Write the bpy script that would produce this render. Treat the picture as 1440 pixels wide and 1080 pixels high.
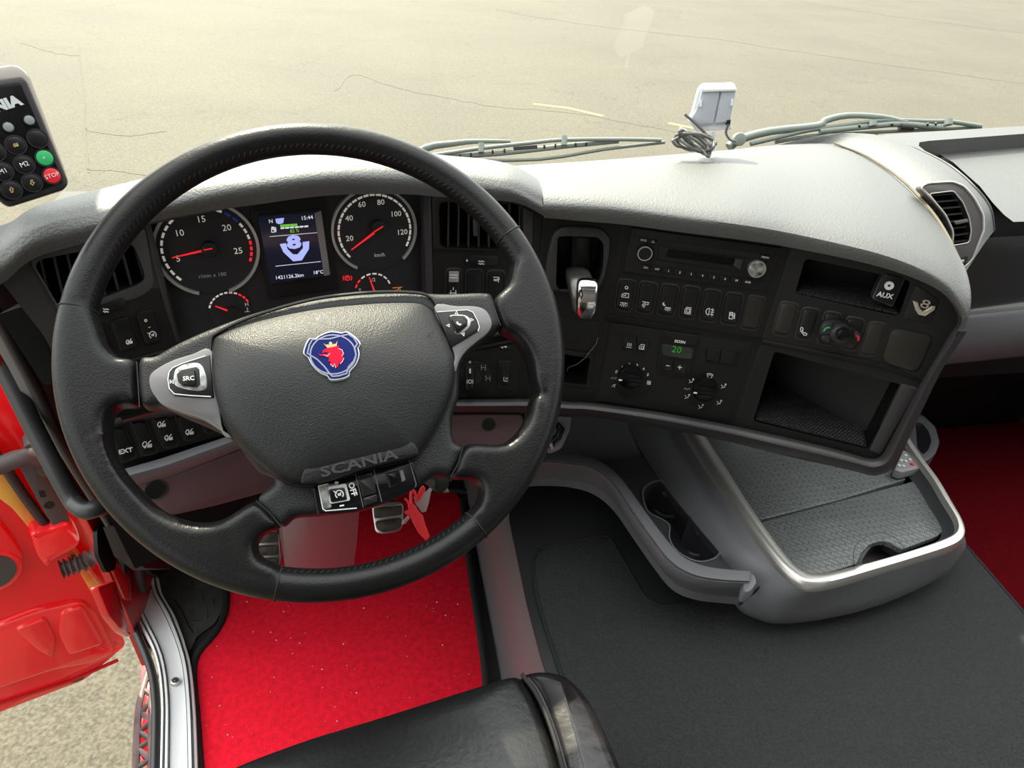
import bpy, bmesh, math, random
from mathutils import Vector, Matrix
from mathutils.geometry import tessellate_polygon
random.seed(7)
for _o in list(bpy.data.objects): bpy.data.objects.remove(_o)
SC = bpy.context.scene
COL = SC.collection
# ------------------------------------------------------------------ camera, sky, sun, exposure
FPX = 960.0
EYE = Vector((0.0, 0.0, 1.2))
RT = Vector((0.97960001, -0.18914832, 0.06787292)).normalized()
UP = Vector((0.05663046, 0.58389264, 0.80985331)).normalized()
FW = Vector((0.19281289, 0.78948863, -0.58269279)).normalized()
cd = bpy.data.cameras.new('camera'); cam = bpy.data.objects.new('camera', cd); COL.objects.link(cam)
cd.sensor_fit = 'HORIZONTAL'; cd.sensor_width = 36.0; cd.lens = FPX / 1440 * 36.0
cd.clip_start = 0.02; cd.clip_end = 500
M = Matrix((RT, UP, -FW)).transposed().to_4x4(); M.translation = EYE
cam.matrix_world = M
SC.camera = cam
W = bpy.data.worlds.new('sky'); SC.world = W; W.use_nodes = True
bg = W.node_tree.nodes['Background']; bg.inputs[0].default_value = (0.95, 0.98, 0.97, 1)
SUN_AZ, SUN_EL = math.radians(-14), math.radians(46)      # azimuth from straight ahead, towards the right
sd = bpy.data.lights.new('sun', 'SUN'); sun = bpy.data.objects.new('sun', sd); COL.objects.link(sun)
sd.energy = 9.8; sd.angle = math.radians(0.8); sd.color = (1.0, 0.92, 0.70)
SUNV = Vector((math.sin(SUN_AZ) * math.cos(SUN_EL), math.cos(SUN_AZ) * math.cos(SUN_EL), math.sin(SUN_EL)))
# hazy sky: brightens smoothly towards the sun, all round the dome
_n = W.node_tree.nodes.new; _l = W.node_tree.links.new
_tc = _n('ShaderNodeTexCoord'); _d = _n('ShaderNodeVectorMath'); _d.operation = 'DOT_PRODUCT'; _d.inputs[1].default_value = SUNV
_m1 = _n('ShaderNodeMath'); _m1.operation = 'MULTIPLY_ADD'; _m1.inputs[1].default_value = .5; _m1.inputs[2].default_value = .5
_m2 = _n('ShaderNodeMath'); _m2.operation = 'POWER'; _m2.inputs[1].default_value = 3.0
_m3 = _n('ShaderNodeMath'); _m3.operation = 'MULTIPLY_ADD'; _m3.inputs[1].default_value = 4.2; _m3.inputs[2].default_value = 1.35
_l(_tc.outputs['Generated'], _d.inputs[0]); _l(_d.outputs['Value'], _m1.inputs[0]); _l(_m1.outputs[0], _m2.inputs[0]); _l(_m2.outputs[0], _m3.inputs[0]); _l(_m3.outputs[0], bg.inputs[1])
sun.rotation_euler = SUNV.to_track_quat('Z', 'Y').to_euler(); sun.location = SUNV * 6
SC.view_settings.view_transform = 'Standard'; SC.view_settings.look = 'None'
SC.view_settings.exposure = 0.0; SC.view_settings.gamma = 1.0; SC.view_settings.use_curve_mapping = False

# ------------------------------------------------------------------ planes and rays
def ray(x, y): return FW + RT * ((x - 720) / FPX) + UP * ((540 - y) / FPX)
def at(x, y, d): return EYE + ray(x, y) * d
class Pl:
    """a real plane of the cab: origin, outward normal, horizontal axis r and upward axis u"""
    def __init__(s, o, n):
        s.o = Vector(o); s.n = Vector(n).normalized()
        r = Vector((0, 0, 1)).cross(s.n)
        if r.length < 0.05: r = Vector((1, 0, 0))
        s.r = r.normalized(); s.u = s.n.cross(s.r).normalized()
        if s.u.z < 0 and abs(s.n.z) < .95: s.r, s.u = -s.r, -s.u
    def hit(s, p, h=0.0):
        d = ray(*p); o = s.o + s.n * h
        return EYE + d * ((o - EYE).dot(s.n) / d.dot(s.n))
    def loc(s, p, h=0.0):
        v = s.hit(p, h) - s.o; return (v.dot(s.r), v.dot(s.u))
    def w(s, x, y, h=0.0): return s.o + s.r * x + s.u * y + s.n * h
def chain(pl, l0, l1, yaw):
    A, B = pl.hit(l0), pl.hit(l1); a = math.radians(yaw)
    n = (B - A).cross(Vector((math.cos(a), -math.sin(a), 0))).normalized()
    if n.dot(EYE - A) < 0: n = -n
    return Pl(A, n)
def zp(z): return Pl((0, 0, z), (0, 0, 1))
def xp(x, s=1): return Pl((x, 0, 0), (s, 0, 0))
def yp(y): return Pl((0, y, 0), (0, -1, 0))
_a, _b = math.radians(15.743), math.radians(7.385)
F4 = Pl((.40922, .72671, .84060), (-math.sin(_a) * math.cos(_b), -math.cos(_a) * math.cos(_b), math.sin(_b)))
F5 = chain(F4, (1115, 345), (1042, 570), 32)
F3 = chain(F4, (877.5, 312), (835, 550), 12)
F2 = chain(F3, (766, 304), (741, 561), 5)
F1 = chain(F2, (606.7, 271), (609.4, 414), -12)
F0 = chain(F1, (201.7, 318), (240.5, 438), -25)
FE = Pl(F0.hit((230, 610)), F0.n)
_w, _v = math.radians(42.37), math.radians(3.547)
PW = Pl((-.04074, .55296, .84615), (math.sin(_v), -math.cos(_v) * math.sin(_w), math.cos(_v) * math.cos(_w)))
def Z(ox, oy, s):
    return lambda *pts: [(ox + x / s, oy + y / s) for x, y in pts]

# ------------------------------------------------------------------ materials
MATS = {}
def mat(name, col, rough=.5, metal=0, spec=.5, bump=0, bscale=400, btype='noise', emit=0, ecol=None, alpha=None, ior=1.5,
        coat=0, var=0, vscale=6, vcol=None, trans=0, croughn=.05, bdist=.001):
    m = bpy.data.materials.new(name); m.use_nodes = True; MATS[name] = m
    nt = m.node_tree; b = nt.nodes['Principled BSDF']
    b.inputs['Base Color'].default_value = (*col, 1); b.inputs['Roughness'].default_value = rough
    b.inputs['Metallic'].default_value = metal; b.inputs['Specular IOR Level'].default_value = spec
    b.inputs['IOR'].default_value = ior
    if coat: b.inputs['Coat Weight'].default_value = coat; b.inputs['Coat Roughness'].default_value = croughn
    if trans: b.inputs['Transmission Weight'].default_value = trans
    if emit:
        b.inputs['Emission Color'].default_value = (*(ecol or col), 1); b.inputs['Emission Strength'].default_value = emit
    tc = nt.nodes.new('ShaderNodeTexCoord')
    if bump:
        bp = nt.nodes.new('ShaderNodeBump'); bp.inputs['Strength'].default_value = bump; bp.inputs['Distance'].default_value = bdist
        if btype == 'leather':
            t = nt.nodes.new('ShaderNodeTexVoronoi'); t.inputs['Scale'].default_value = bscale; o = t.outputs['Distance']
            n2 = nt.nodes.new('ShaderNodeTexNoise'); n2.inputs['Scale'].default_value = bscale * .5; n2.inputs['Detail'].default_value = 2
            nt.links.new(tc.outputs['Object'], n2.inputs['Vector'])
            ad = nt.nodes.new('ShaderNodeMath'); ad.operation = 'ADD'
            nt.links.new(o, ad.inputs[0]); nt.links.new(n2.outputs['Fac'], ad.inputs[1]); 
            nt.links.new(tc.outputs['Object'], t.inputs['Vector']); nt.links.new(ad.outputs[0], bp.inputs['Height'])
        elif btype == 'weave':
            t = nt.nodes.new('ShaderNodeTexBrick'); t.inputs['Scale'].default_value = bscale
            t.inputs['Color1'].default_value = (1, 1, 1, 1); t.inputs['Color2'].default_value = (.8, .8, .8, 1); t.inputs['Mortar'].default_value = (0, 0, 0, 1)
            t.inputs['Mortar Size'].default_value = .05; t.inputs['Mortar Smooth'].default_value = .6
            mp = nt.nodes.new('ShaderNodeMapping'); mp.inputs['Rotation'].default_value = (0, 0, .75)
            nt.links.new(tc.outputs['Object'], mp.inputs[0]); nt.links.new(mp.outputs[0], t.inputs['Vector']); nt.links.new(t.outputs['Color'], bp.inputs['Height'])
        elif btype == 'ribs':
            t = nt.nodes.new('ShaderNodeTexWave'); t.inputs['Scale'].default_value = bscale; t.inputs['Distortion'].default_value = .6
            t.bands_direction = 'Y'
            nt.links.new(tc.outputs['Object'], t.inputs['Vector']); nt.links.new(t.outputs['Fac'], bp.inputs['Height'])
        else:
            t = nt.nodes.new('ShaderNodeTexNoise'); t.inputs['Scale'].default_value = bscale; t.inputs['Detail'].default_value = 4
            nt.links.new(tc.outputs['Object'], t.inputs['Vector']); nt.links.new(t.outputs['Fac'], bp.inputs['Height'])
        nt.links.new(bp.outputs[0], b.inputs['Normal'])
    if var:
        n = nt.nodes.new('ShaderNodeTexNoise'); n.inputs['Scale'].default_value = vscale; n.inputs['Detail'].default_value = 6
        r = nt.nodes.new('ShaderNodeMapRange'); r.inputs['From Min'].default_value = .35; r.inputs['From Max'].default_value = .7
        mx = nt.nodes.new('ShaderNodeMix'); mx.data_type = 'RGBA'
        nt.links.new(tc.outputs['Object'], n.inputs['Vector']); nt.links.new(n.outputs['Fac'], r.inputs['Value'])
        nt.links.new(r.outputs[0], mx.inputs['Factor'])
        vc = vcol or tuple(c * (1 - var) for c in col)
        mx.inputs['A'].default_value = (*col, 1); mx.inputs['B'].default_value = (*vc, 1)
        nt.links.new(mx.outputs['Result'], b.inputs['Base Color'])
    return m
mat('dash_plastic', (.0078, .0074, .0068), .48, spec=.35, bump=.15, bscale=1500)
mat('dash_dark', (.0058, .0057, .0055), .42, spec=.3, bump=.1, bscale=1500)
mat('dash_trim', (.032, .030, .031), .42, bump=.15, bscale=1200)
mat('dash_soft', (.022, .0225, .0195), .54, spec=1.0, ior=1.7, bump=.3, bscale=420, btype='leather')
mat('dash_soft_front', (.028, .027, .029), .5, bump=.5, bscale=420, btype='leather')
mat('gap_black', (.004, .004, .004), .6)
mat('switch_black', (.008, .008, .0085), .3, spec=.4, bump=.03, bscale=900)
mat('gloss_black', (.005, .005, .006), .16, spec=.22)
mat('glass_black', (.004, .0045, .006), .07, spec=.2)
mat('gauge_face', (.012, .012, .014), .5)
mat('print_white', (.75, .75, .72), .5)
mat('print_dim', (.38, .38, .36), .5)
mat('gauge_white', (.8, .76, .68), .5, emit=.25)
mat('gauge_red', (.9, .02, .03), .5, emit=.6)
mat('gauge_blue', (.02, .04, .35), .5, emit=.15)
mat('warn_orange', (.9, .28, .03), .5, emit=.25)
mat('screen_dark', (.004, .005, .012), .15, emit=.012, ecol=(.2, .3, .9))
mat('screen_blue', (.35, .4, .9), .5, emit=.75, ecol=(.42, .48, .95))
mat('screen_white', (.8, .85, .9), .5, emit=.6)
mat('screen_green', (.2, .7, .05), .5, emit=.5)
mat('lcd_green', (.03, .30, .03), .5, emit=.12, ecol=(.05, .5, .05))
mat('lcd_back', (.03, .035, .028), .2)
mat('ring_silver', (.55, .55, .53), .35, metal=.7)
mat('satin_silver', (.17, .163, .165), .40, metal=.6, bump=.02)
mat('tray_silver', (.62, .60, .56), .36, metal=.8)
mat('chrome', (.8, .8, .78), .12, metal=1)
mat('worn_chrome', (.72, .72, .7), .3, metal=.75, var=.9, vscale=120, vcol=(.03, .03, .03))
mat('wheel_leather', (.008, .008, .0082), .36, spec=.28, bump=.12, bscale=600, btype='leather', var=.25, vscale=20)
mat('pad_leather', (.011, .0112, .012), .46, spec=.4, bump=.28, bscale=900, btype='leather')
mat('thread_black', (.01, .01, .01), .7)
mat('seat_leather', (.012, .010, .011), .27, bump=.35, bscale=60, bdist=.002)
mat('seat_leather_worn', (.010, .010, .0105), .34, bump=.5, bscale=160, bdist=.001)
mat('console_grey', (.155, .155, .166), .42, bump=.2, bscale=900)
mat('console_dark', (.05, .05, .056), .42, bump=.2, bscale=900)
mat('tunnel_grey', (.030, .031, .033), .38, bump=.1, bscale=300, var=.3, vscale=8)
mat('tunnel_side', (.16, .16, .162), .28, bump=.08, bscale=300)
mat('tray_rubber', (.14, .150, .147), .36, bump=1.0, bscale=30, btype='weave', bdist=.002)
mat('box_rubber', (.012, .012, .013), .4, bump=1.0, bscale=42, btype='weave', bdist=.002)
mat('mat_grey', (.040, .041, .042), .85, spec=.3, bump=1.0, bscale=300, bdist=.004, var=.35, vscale=260)
mat('mat_ribbed', (.033, .033, .036), .85, spec=.2, bump=.8, bscale=90, btype='ribs', bdist=.002, var=.3, vscale=60)
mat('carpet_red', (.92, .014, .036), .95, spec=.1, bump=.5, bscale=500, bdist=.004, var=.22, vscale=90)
mat('carpet_red_shaded', (.17, .003, .007), .95, spec=.1, bump=1.0, bscale=500, bdist=.004, var=.22, vscale=90)  # passenger copy of the red carpet, shade put into its colour
mat('binding_black', (.012, .012, .013), .8, bump=.8, bscale=700)
mat('rubber_black', (.022, .022, .023), .55, bump=.3, bscale=200, var=.4, vscale=12)
mat('rubber_dusty', (.10, .098, .095), .45, bump=.2, bscale=200, var=.5, vscale=9, vcol=(.04, .04, .04))
mat('seal_black', (.028, .028, .028), .38)
mat('paint_red', (.88, .012, .018), .22, coat=1, spec=.5)
mat('paint_red_dark', (.50, .004, .010), .35, coat=.4)
mat('yellow_reflection', (.75, .42, .06), .3, coat=.5, var=.8, vscale=10, vcol=(.75, .03, .01))  # ground mirrored in the red door paint, put into the base colour
mat('door_grey', (.06, .058, .055), .5)
mat('bellows_grey', (.10, .10, .10), .55, var=.3, vscale=30)
mat('pillar_grey', (.22, .21, .21), .5, bump=.1, bscale=900)
mat('aluminium', (.9, .91, .92), .38, metal=.0, bump=.03, bscale=300)
mat('screw_steel', (.55, .54, .5), .3, metal=.9)
mat('step_metal', (.25, .18, .18), .5, metal=.3, var=.5, vscale=30)
mat('column_plastic', (.14, .075, .085), .33, bump=.1, bscale=500)
mat('pedal_rubber', (.012, .012, .011), .5, var=.8, vscale=70, vcol=(.07, .055, .04))
mat('tag_red', (.85, .03, .04), .45)
mat('clear_plastic', (.75, .60, .58), .2, trans=.6)
mat('key_metal', (.3, .28, .2), .3, metal=.9)
mat('device_white', (.80, .83, .85), .35)
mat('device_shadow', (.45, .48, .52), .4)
mat('cable_grey', (.12, .12, .115), .4)
mat('wiper_grey', (.16, .18, .165), .45)
mat('wiper_light', (.20, .225, .21), .45)
mat('remote_body', (.022, .020, .022), .35)
mat('remote_side', (.35, .31, .28), .25, metal=.2)
mat('button_green', (.03, .42, .13), .4)
mat('button_red', (.75, .015, .03), .4)
mat('button_grey', (.25, .27, .28), .4)
mat('logo_silver', (.6, .62, .63), .35)
mat('emblem_blue', (.003, .010, .105), .5, spec=.1)
mat('emblem_red', (.72, .004, .03), .5, spec=.1)
mat('emblem_gold', (.50, .36, .16), .35)
mat('emblem_line', (.22, .23, .30), .4)
mat('badge_gold', (.85, .76, .62), .35, metal=.9)
mat('remote_grey', (.22, .22, .22), .5)
mat('seam_tan', (.10, .08, .05), .7)
mat('crumb', (.70, .60, .55), .8)
mat('brown_cover', (.018, .0155, .0115), .38)
# asphalt yard with cracks and pale marks
def ground_mat():
    m = bpy.data.materials.new('asphalt'); m.use_nodes = True; nt = m.node_tree; b = nt.nodes['Principled BSDF']
    N = nt.nodes.new; L = nt.links.new
    tc = N('ShaderNodeTexCoord')
    n1 = N('ShaderNodeTexNoise'); n1.inputs['Scale'].default_value = 70; n1.inputs['Detail'].default_value = 5
    n2 = N('ShaderNodeTexNoise'); n2.inputs['Scale'].default_value = .45; n2.inputs['Detail'].default_value = 5
    v = N('ShaderNodeTexVoronoi'); v.feature = 'DISTANCE_TO_EDGE'; v.inputs['Scale'].default_value = .28
    n3 = N('ShaderNodeTexNoise'); n3.inputs['Scale'].default_value = 2.0; n3.inputs['Detail'].default_value = 6
    vm = N('ShaderNodeVectorMath'); vm.operation = 'MULTIPLY_ADD'; vm.inputs[1].default_value = (1.6, 1.6, 0)
    L(tc.outputs['Object'], n3.inputs['Vector']); L(n3.outputs['Color'], vm.inputs[0]); L(tc.outputs['Object'], vm.inputs[2]); L(vm.outputs[0], v.inputs['Vector'])
    for n in (n1, n2): L(tc.outputs['Object'], n.inputs['Vector'])
    c1 = N('ShaderNodeValToRGB'); c1.color_ramp.elements[0].position = .33; c1.color_ramp.elements[0].color = (.040, .0355, .0225, 1)
    c1.color_ramp.elements[1].position = .68; c1.color_ramp.elements[1].color = (.108, .094, .065, 1)
    L(n1.outputs['Fac'], c1.inputs[0])
    c2 = N('ShaderNodeValToRGB'); c2.color_ramp.elements[0].position = .35; c2.color_ramp.elements[0].color = (.90, .90, .89, 1)
    c2.color_ramp.elements[1].position = .65; c2.color_ramp.elements[1].color = (1.08, 1.06, 1.02, 1); L(n2.outputs['Fac'], c2.inputs[0])
    c3 = N('ShaderNodeValToRGB'); c3.color_ramp.elements[0].position = 0; c3.color_ramp.elements[0].color = (.66, .65, .62, 1)
    c3.color_ramp.elements[1].position = .006; c3.color_ramp.elements[1].color = (1, 1, 1, 1); L(v.outputs['Distance'], c3.inputs[0])
    m1 = N('ShaderNodeMix'); m1.data_type = 'RGBA'; m1.blend_type = 'MULTIPLY'; m1.inputs['Factor'].default_value = 1
    m2 = N('ShaderNodeMix'); m2.data_type = 'RGBA'; m2.blend_type = 'MULTIPLY'; m2.inputs['Factor'].default_value = 1
    L(c1.outputs[0], m1.inputs['A']); L(c2.outputs[0], m1.inputs['B']); L(m1.outputs['Result'], m2.inputs['A']); L(c3.outputs[0], m2.inputs['B'])
    L(m2.outputs['Result'], b.inputs['Base Color']); b.inputs['Roughness'].default_value = .8
    bp = N('ShaderNodeBump'); bp.inputs['Strength'].default_value = .5; bp.inputs['Distance'].default_value = .006
    L(n1.outputs['Fac'], bp.inputs['Height']); L(bp.outputs[0], b.inputs['Normal'])
    MATS['asphalt'] = m
ground_mat()
def glass_mat():
    m = bpy.data.materials.new('window_glass'); m.use_nodes = True; nt = m.node_tree; nt.nodes.clear()
    N = nt.nodes.new; L = nt.links.new
    o = N('ShaderNodeOutputMaterial'); t = N('ShaderNodeBsdfTransparent'); t.inputs[0].default_value = (.96, .985, .96, 1)
    g = N('ShaderNodeBsdfGlossy'); g.inputs['Roughness'].default_value = .02
    lw = N('ShaderNodeLayerWeight'); lw.inputs[0].default_value = .5
    pw = N('ShaderNodeMath'); pw.operation = 'POWER'; pw.inputs[1].default_value = 5; L(lw.outputs['Facing'], pw.inputs[0])
    f = N('ShaderNodeMath'); f.operation = 'MULTIPLY_ADD'; f.inputs[1].default_value = .9; f.inputs[2].default_value = .03; L(pw.outputs[0], f.inputs[0])
    mx = N('ShaderNodeMixShader'); L(f.outputs[0], mx.inputs[0]); L(t.outputs[0], mx.inputs[1]); L(g.outputs[0], mx.inputs[2]); L(mx.outputs[0], o.inputs[0])
    MATS['window_glass'] = m
glass_mat()

# ------------------------------------------------------------------ object helpers
def link(name, me, m, parent=None, label=None, smooth=40):
    if m: me.materials.append(MATS[m])
    if smooth:
        me.shade_smooth(); me.set_sharp_from_angle(angle=math.radians(smooth))
    o = bpy.data.objects.new(name, me); COL.objects.link(o)
    if parent is not None:
        o.parent = parent; o.matrix_parent_inverse = Matrix.Translation(-parent.location)
    if label: o['label'] = label
    return o
def thing(name, label, cat, loc=(0, 0, 0), group=None, kind=None):
    o = bpy.data.objects.new(name, None); COL.objects.link(o); o.empty_display_size = .05
    o.location = Vector(loc); o['label'] = label; o['category'] = cat
    if group: o['group'] = group
    return o
def tag(o, label, cat, group=None):
    o['label'] = label; o['category'] = cat
    if group: o['group'] = group
    return o
def struct(o): o['kind'] = 'structure'; return o
def mesh(name, vs, fs, m, parent=None, label=None, smooth=40):
    me = bpy.data.meshes.new(name); me.from_pydata([tuple(v) for v in vs], [], fs)
    bm = bmesh.new(); bm.from_mesh(me); bmesh.ops.recalc_face_normals(bm, faces=bm.faces); bm.to_mesh(me); bm.free()
    return link(name, me, m, parent, label, smooth)
def area2(p): return sum(p[i][0] * p[(i + 1) % len(p)][1] - p[(i + 1) % len(p)][0] * p[i][1] for i in range(len(p))) / 2
def roundp(p, r, n=4):
    if not r: return list(p)
    out = []; k = len(p)
    for i in range(k):
        a, b, c = Vector(p[i - 1]), Vector(p[i]), Vector(p[(i + 1) % k])
        d1, d2 = a - b, c - b
        if d1.length < 1e-9 or d2.length < 1e-9: continue
        l = min(r, d1.length * .48, d2.length * .48)
        q1, q2 = b + d1.normalized() * l, b + d2.normalized() * l
        for j in range(n + 1):
            t = j / n; out.append(tuple(q1 * (1 - t) ** 2 + b * 2 * t * (1 - t) + q2 * t * t))
    return out
def inset(p, d):
    k = len(p); out = []; s = 1 if area2(p) > 0 else -1
    for i in range(k):
        a, b, c = Vector(p[i - 1]), Vector(p[i]), Vector(p[(i + 1) % k])
        e1, e2 = (b - a), (c - b)
        if e1.length < 1e-9: e1 = e2
        if e2.length < 1e-9: e2 = e1
        e1.normalize(); e2.normalize()
        n = (Vector((-e1.y, e1.x)) + Vector((-e2.y, e2.x)))
        if n.length < 1e-6: n = Vector((-e1.y, e1.x))
        n.normalize(); cs = max(.5, n.dot(Vector((-e1.y, e1.x))))
        out.append(tuple(b + n * (s * d / cs)))
    return out
def cr(pts, n=6, closed=False):
    """smooth curve through points of any dimension"""
    P_ = [Vector(p) for p in pts]; k = len(P_); out = []
    for i in range(k if closed else k - 1):
        if closed: a, b, c, d = P_[i - 1], P_[i], P_[(i + 1) % k], P_[(i + 2) % k]
        else:
            b, c = P_[i], P_[i + 1]; a = P_[i - 1] if i > 0 else b * 2 - c; d = P_[i + 2] if i + 2 < k else c * 2 - b
        for j in range(n):
            t = j / n
            out.append(.5 * ((2 * b) + (c - a) * t + (2 * a - 5 * b + 4 * c - d) * t * t + (3 * b - a - 3 * c + d) * t ** 3))
    if not closed: out.append(P_[-1].copy())
    return out
def solid(name, pl, loc, h0, h1, m, parent=None, bev=0, holes=(), label=None, nb=2):
    """extruded polygon (local coordinates of plane pl), optional rounded front edge and holes"""
    vs, fs = [], []
    def ring(p, h):
        s = len(vs); vs.extend(pl.w(x, y, h) for x, y in p); return list(range(s, s + len(p)))
    def wall(a, b):
        k = len(a)
        for i in range(k): fs.append((a[i], a[(i + 1) % k], b[(i + 1) % k], b[i]))
    if area2(loc) < 0: loc = loc[::-1]
    r0 = ring(loc, h0); prev = r0; top = loc
    if bev:
        for j in range(nb + 1):
            t = j / nb * math.pi / 2
            q = inset(loc, bev * (1 - math.cos(t))) if j else loc
            r = ring(q, h1 - bev + bev * math.sin(t)); wall(prev, r); prev = r; top = q
    else:
        r = ring(loc, h1); wall(prev, r); prev = r
    hl = []
    for hp in holes:
        if area2(hp) > 0: hp = hp[::-1]
        a = ring(hp, h1); b = ring(hp, h0); wall(a, b); hl.append((hp, a))
    if hl:
        polys = [[Vector((x, y, 0)) for x, y in top]] + [[Vector((x, y, 0)) for x, y in hp] for hp, _ in hl]
        idx = prev + [i for _, a in hl for i in a]
        for t in tessellate_polygon(polys): fs.append(tuple(idx[i] for i in t))
    else:
        polys = [[Vector((x, y, 0)) for x, y in top]]
        for t in tessellate_polygon(polys):
            fs.append(tuple(prev[i] for i in t)); fs.append(tuple(r0[i] for i in t)[::-1])
    return mesh(name, vs, fs, m, parent, label)
def plate(name, pl, px, h0, h1, m, parent=None, rnd=0, bev=0, holes=(), label=None, sm=0):
    p = [pl.loc(q, h1) for q in px]
    if sm: p = [tuple(v) for v in cr(p, sm, True)]
    p = roundp(p, rnd)
    return solid(name, pl, p, h0, h1, m, parent, bev, holes, label)
def locs(pl, px, h=0, rnd=0): return roundp([pl.loc(q, h) for q in px], rnd)
def disc(name, pl, c, r, h0, h1, m, parent=None, bev=0, n=28, label=None):
    x, y = pl.loc(c, h1)
    return solid(name, pl, [(x + r * math.cos(2 * math.pi * i / n), y + r * math.sin(2 * math.pi * i / n)) for i in range(n)], h0, h1, m, parent, bev, (), label)
def annulus(name, pl, c, r0, r1, h0, h1, m, parent=None, a0=0, a1=360, n=40, label=None):
    x, y = pl.loc(c, h1); full = (a1 - a0) >= 360
    A = [math.radians(a0 + (a1 - a0) * i / n) for i in range(n + (0 if full else 1))]
    o = [(x + r1 * math.cos(a), y + r1 * math.sin(a)) for a in A]; i_ = [(x + r0 * math.cos(a), y + r0 * math.sin(a)) for a in A]
    if full: return solid(name, pl, o, h0, h1, m, parent, 0, [i_], label)
    return solid(name, pl, o + i_[::-1], h0, h1, m, parent, 0, (), label)
def pocket(name, pl, px, depth, m, parent=None, rnd=0, shrink=0, h=0, label=None, mback=None, loc=None):
    """open box going back from plane"""
    p = loc or locs(pl, px, h, rnd)
    if area2(p) < 0: p = p[::-1]
    q = inset(p, shrink) if shrink else p
    vs = [pl.w(x, y, h) for x, y in p] + [pl.w(x, y, h - depth) for x, y in q]; k = len(p)
    fs = [(i, (i + 1) % k, k + (i + 1) % k, k + i) for i in range(k)] + [tuple(range(k, 2 * k))]
    return mesh(name, vs, fs, m, parent, label)
def tube(name, pts, r, m, parent=None, n=10, closed=False, label=None, ry=None, up=None, taper=None):
    P_ = [Vector(p) for p in pts]; k = len(P_); vs, fs = [], []
    nn = Vector(up) if up else None
    for i, p in enumerate(P_):
        t = (P_[(i + 1) % k] - P_[i - 1]) if closed else (P_[min(i + 1, k - 1)] - P_[max(i - 1, 0)])
        t.normalize()
        if nn is None: nn = t.orthogonal()
        base = Vector(up) if up else nn
        nn = (base - t * base.dot(t)).normalized(); bb = t.cross(nn)
        s = taper(i / (k - 1)) if taper else 1
        for j in range(n):
            a = 2 * math.pi * j / n
            vs.append(p + nn * (math.cos(a) * (ry or r) * s) + bb * (math.sin(a) * r * s))
    for i in range(k if closed else k - 1):
        for j in range(n):
            a, b = i * n + j, i * n + (j + 1) % n; c = ((i + 1) % k) * n
            fs.append((a, b, c + (j + 1) % n, c + j))
    if not closed: fs += [tuple(range(n))[::-1], tuple(range((k - 1) * n, k * n))]
    return mesh(name, vs, fs, m, parent, label, 60)
def loft(name, rows, m, parent=None, closed=False, caps=False, label=None, smooth=50):
    n = len(rows[0]); vs = [v for r in rows for v in r]; fs = []
    for i in range(len(rows) - 1):
        for j in range(n if closed else n - 1):
            a, b = i * n + j, i * n + (j + 1) % n
            fs.append((a, b, b + n, a + n))
    if caps: fs += [tuple(range(n)), tuple(range(len(vs) - n, len(vs)))[::-1]]
    return mesh(name, vs, fs, m, parent, label, smooth)
def strokes(name, pl, lines, h, wd, m, parent=None, label=None, th=.0003):
    """raised line work: lines are pixel polylines laid on the plane"""
    vs, fs = [], []
    for ln in lines:
        p = [Vector(pl.loc(q, h)) for q in ln]
        cl = len(p) > 2 and (p[0] - p[-1]).length < 1e-6
        if cl: p = p[:-1]
        k = len(p); L_, R_ = [], []
        for i in range(k):
            e1 = (p[i] - p[i - 1]) if (cl or i) else (p[1] - p[0])
            e2 = (p[(i + 1) % k] - p[i]) if (cl or i < k - 1) else e1
            e1 = e1.normalized(); e2 = e2.normalized(); n = Vector((-e1.y - e2.y, e1.x + e2.x))
            n = n.normalized() if n.length > 1e-6 else Vector((-e1.y, e1.x))
            w_ = wd / 2 / max(.6, n.dot(Vector((-e1.y, e1.x))))
            L_.append(p[i] + n * w_); R_.append(p[i] - n * w_)
        s = len(vs)
        for i in range(k):
            for q, hh in ((L_[i], h), (R_[i], h), (L_[i], h - th), (R_[i], h - th)): vs.append(pl.w(q.x, q.y, hh))
        for i in range(k if cl else k - 1):
            a = s + 4 * i; b = s + 4 * ((i + 1) % k)
            fs += [(a, a + 1, b + 1, b), (a + 2, a, b, b + 2), (a + 1, a + 3, b + 3, b + 1)]
    return mesh(name, vs, fs, m, parent, label, 0)
def arcp(cx, cy, rx, a0, a1, n=10, ry=None):
    return [(cx + rx * math.cos(math.radians(a0 + (a1 - a0) * i / n)), cy + (ry or rx) * math.sin(math.radians(a0 + (a1 - a0) * i / n))) for i in range(n + 1)]
_fonts = {}
def text(s, pl, c, size, m, parent=None, px2=None, h=.001, name='lettering', ext=.0002, sx=1.0, bold=0, label=None):
    """lettering centred on pixel c, baseline direction towards pixel px2"""
    cu = bpy.data.curves.new('t', 'FONT'); cu.body = s; cu.size = size; cu.align_x = 'CENTER'; cu.align_y = 'CENTER'
    cu.extrude = ext; cu.offset = bold; cu.resolution_u = 2
    ob = bpy.data.objects.new('t', cu); COL.objects.link(ob)
    me = bpy.data.meshes.new_from_object(ob); bpy.data.objects.remove(ob); bpy.data.curves.remove(cu)
    o = pl.hit(c, h); x = ((pl.hit(px2, h) - o) if px2 else pl.r).normalized(); y = pl.n.cross(x)
    for v in me.vertices: v.co = o + x * (v.co.x * sx) + y * v.co.y + pl.n * v.co.z
    return link(name, me, m, parent, label, 0)
def ic(c, s, d=(1, 0)):
    """unit icon space -> pixels; c centre, s half size, d direction of the icon's x axis"""
    l = math.hypot(*d); ux, uy = d[0] / l * s, d[1] / l * s
    return lambda *ps: [(c[0] + x * ux + y * uy, c[1] + x * uy - y * ux) for x, y in ps]
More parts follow.
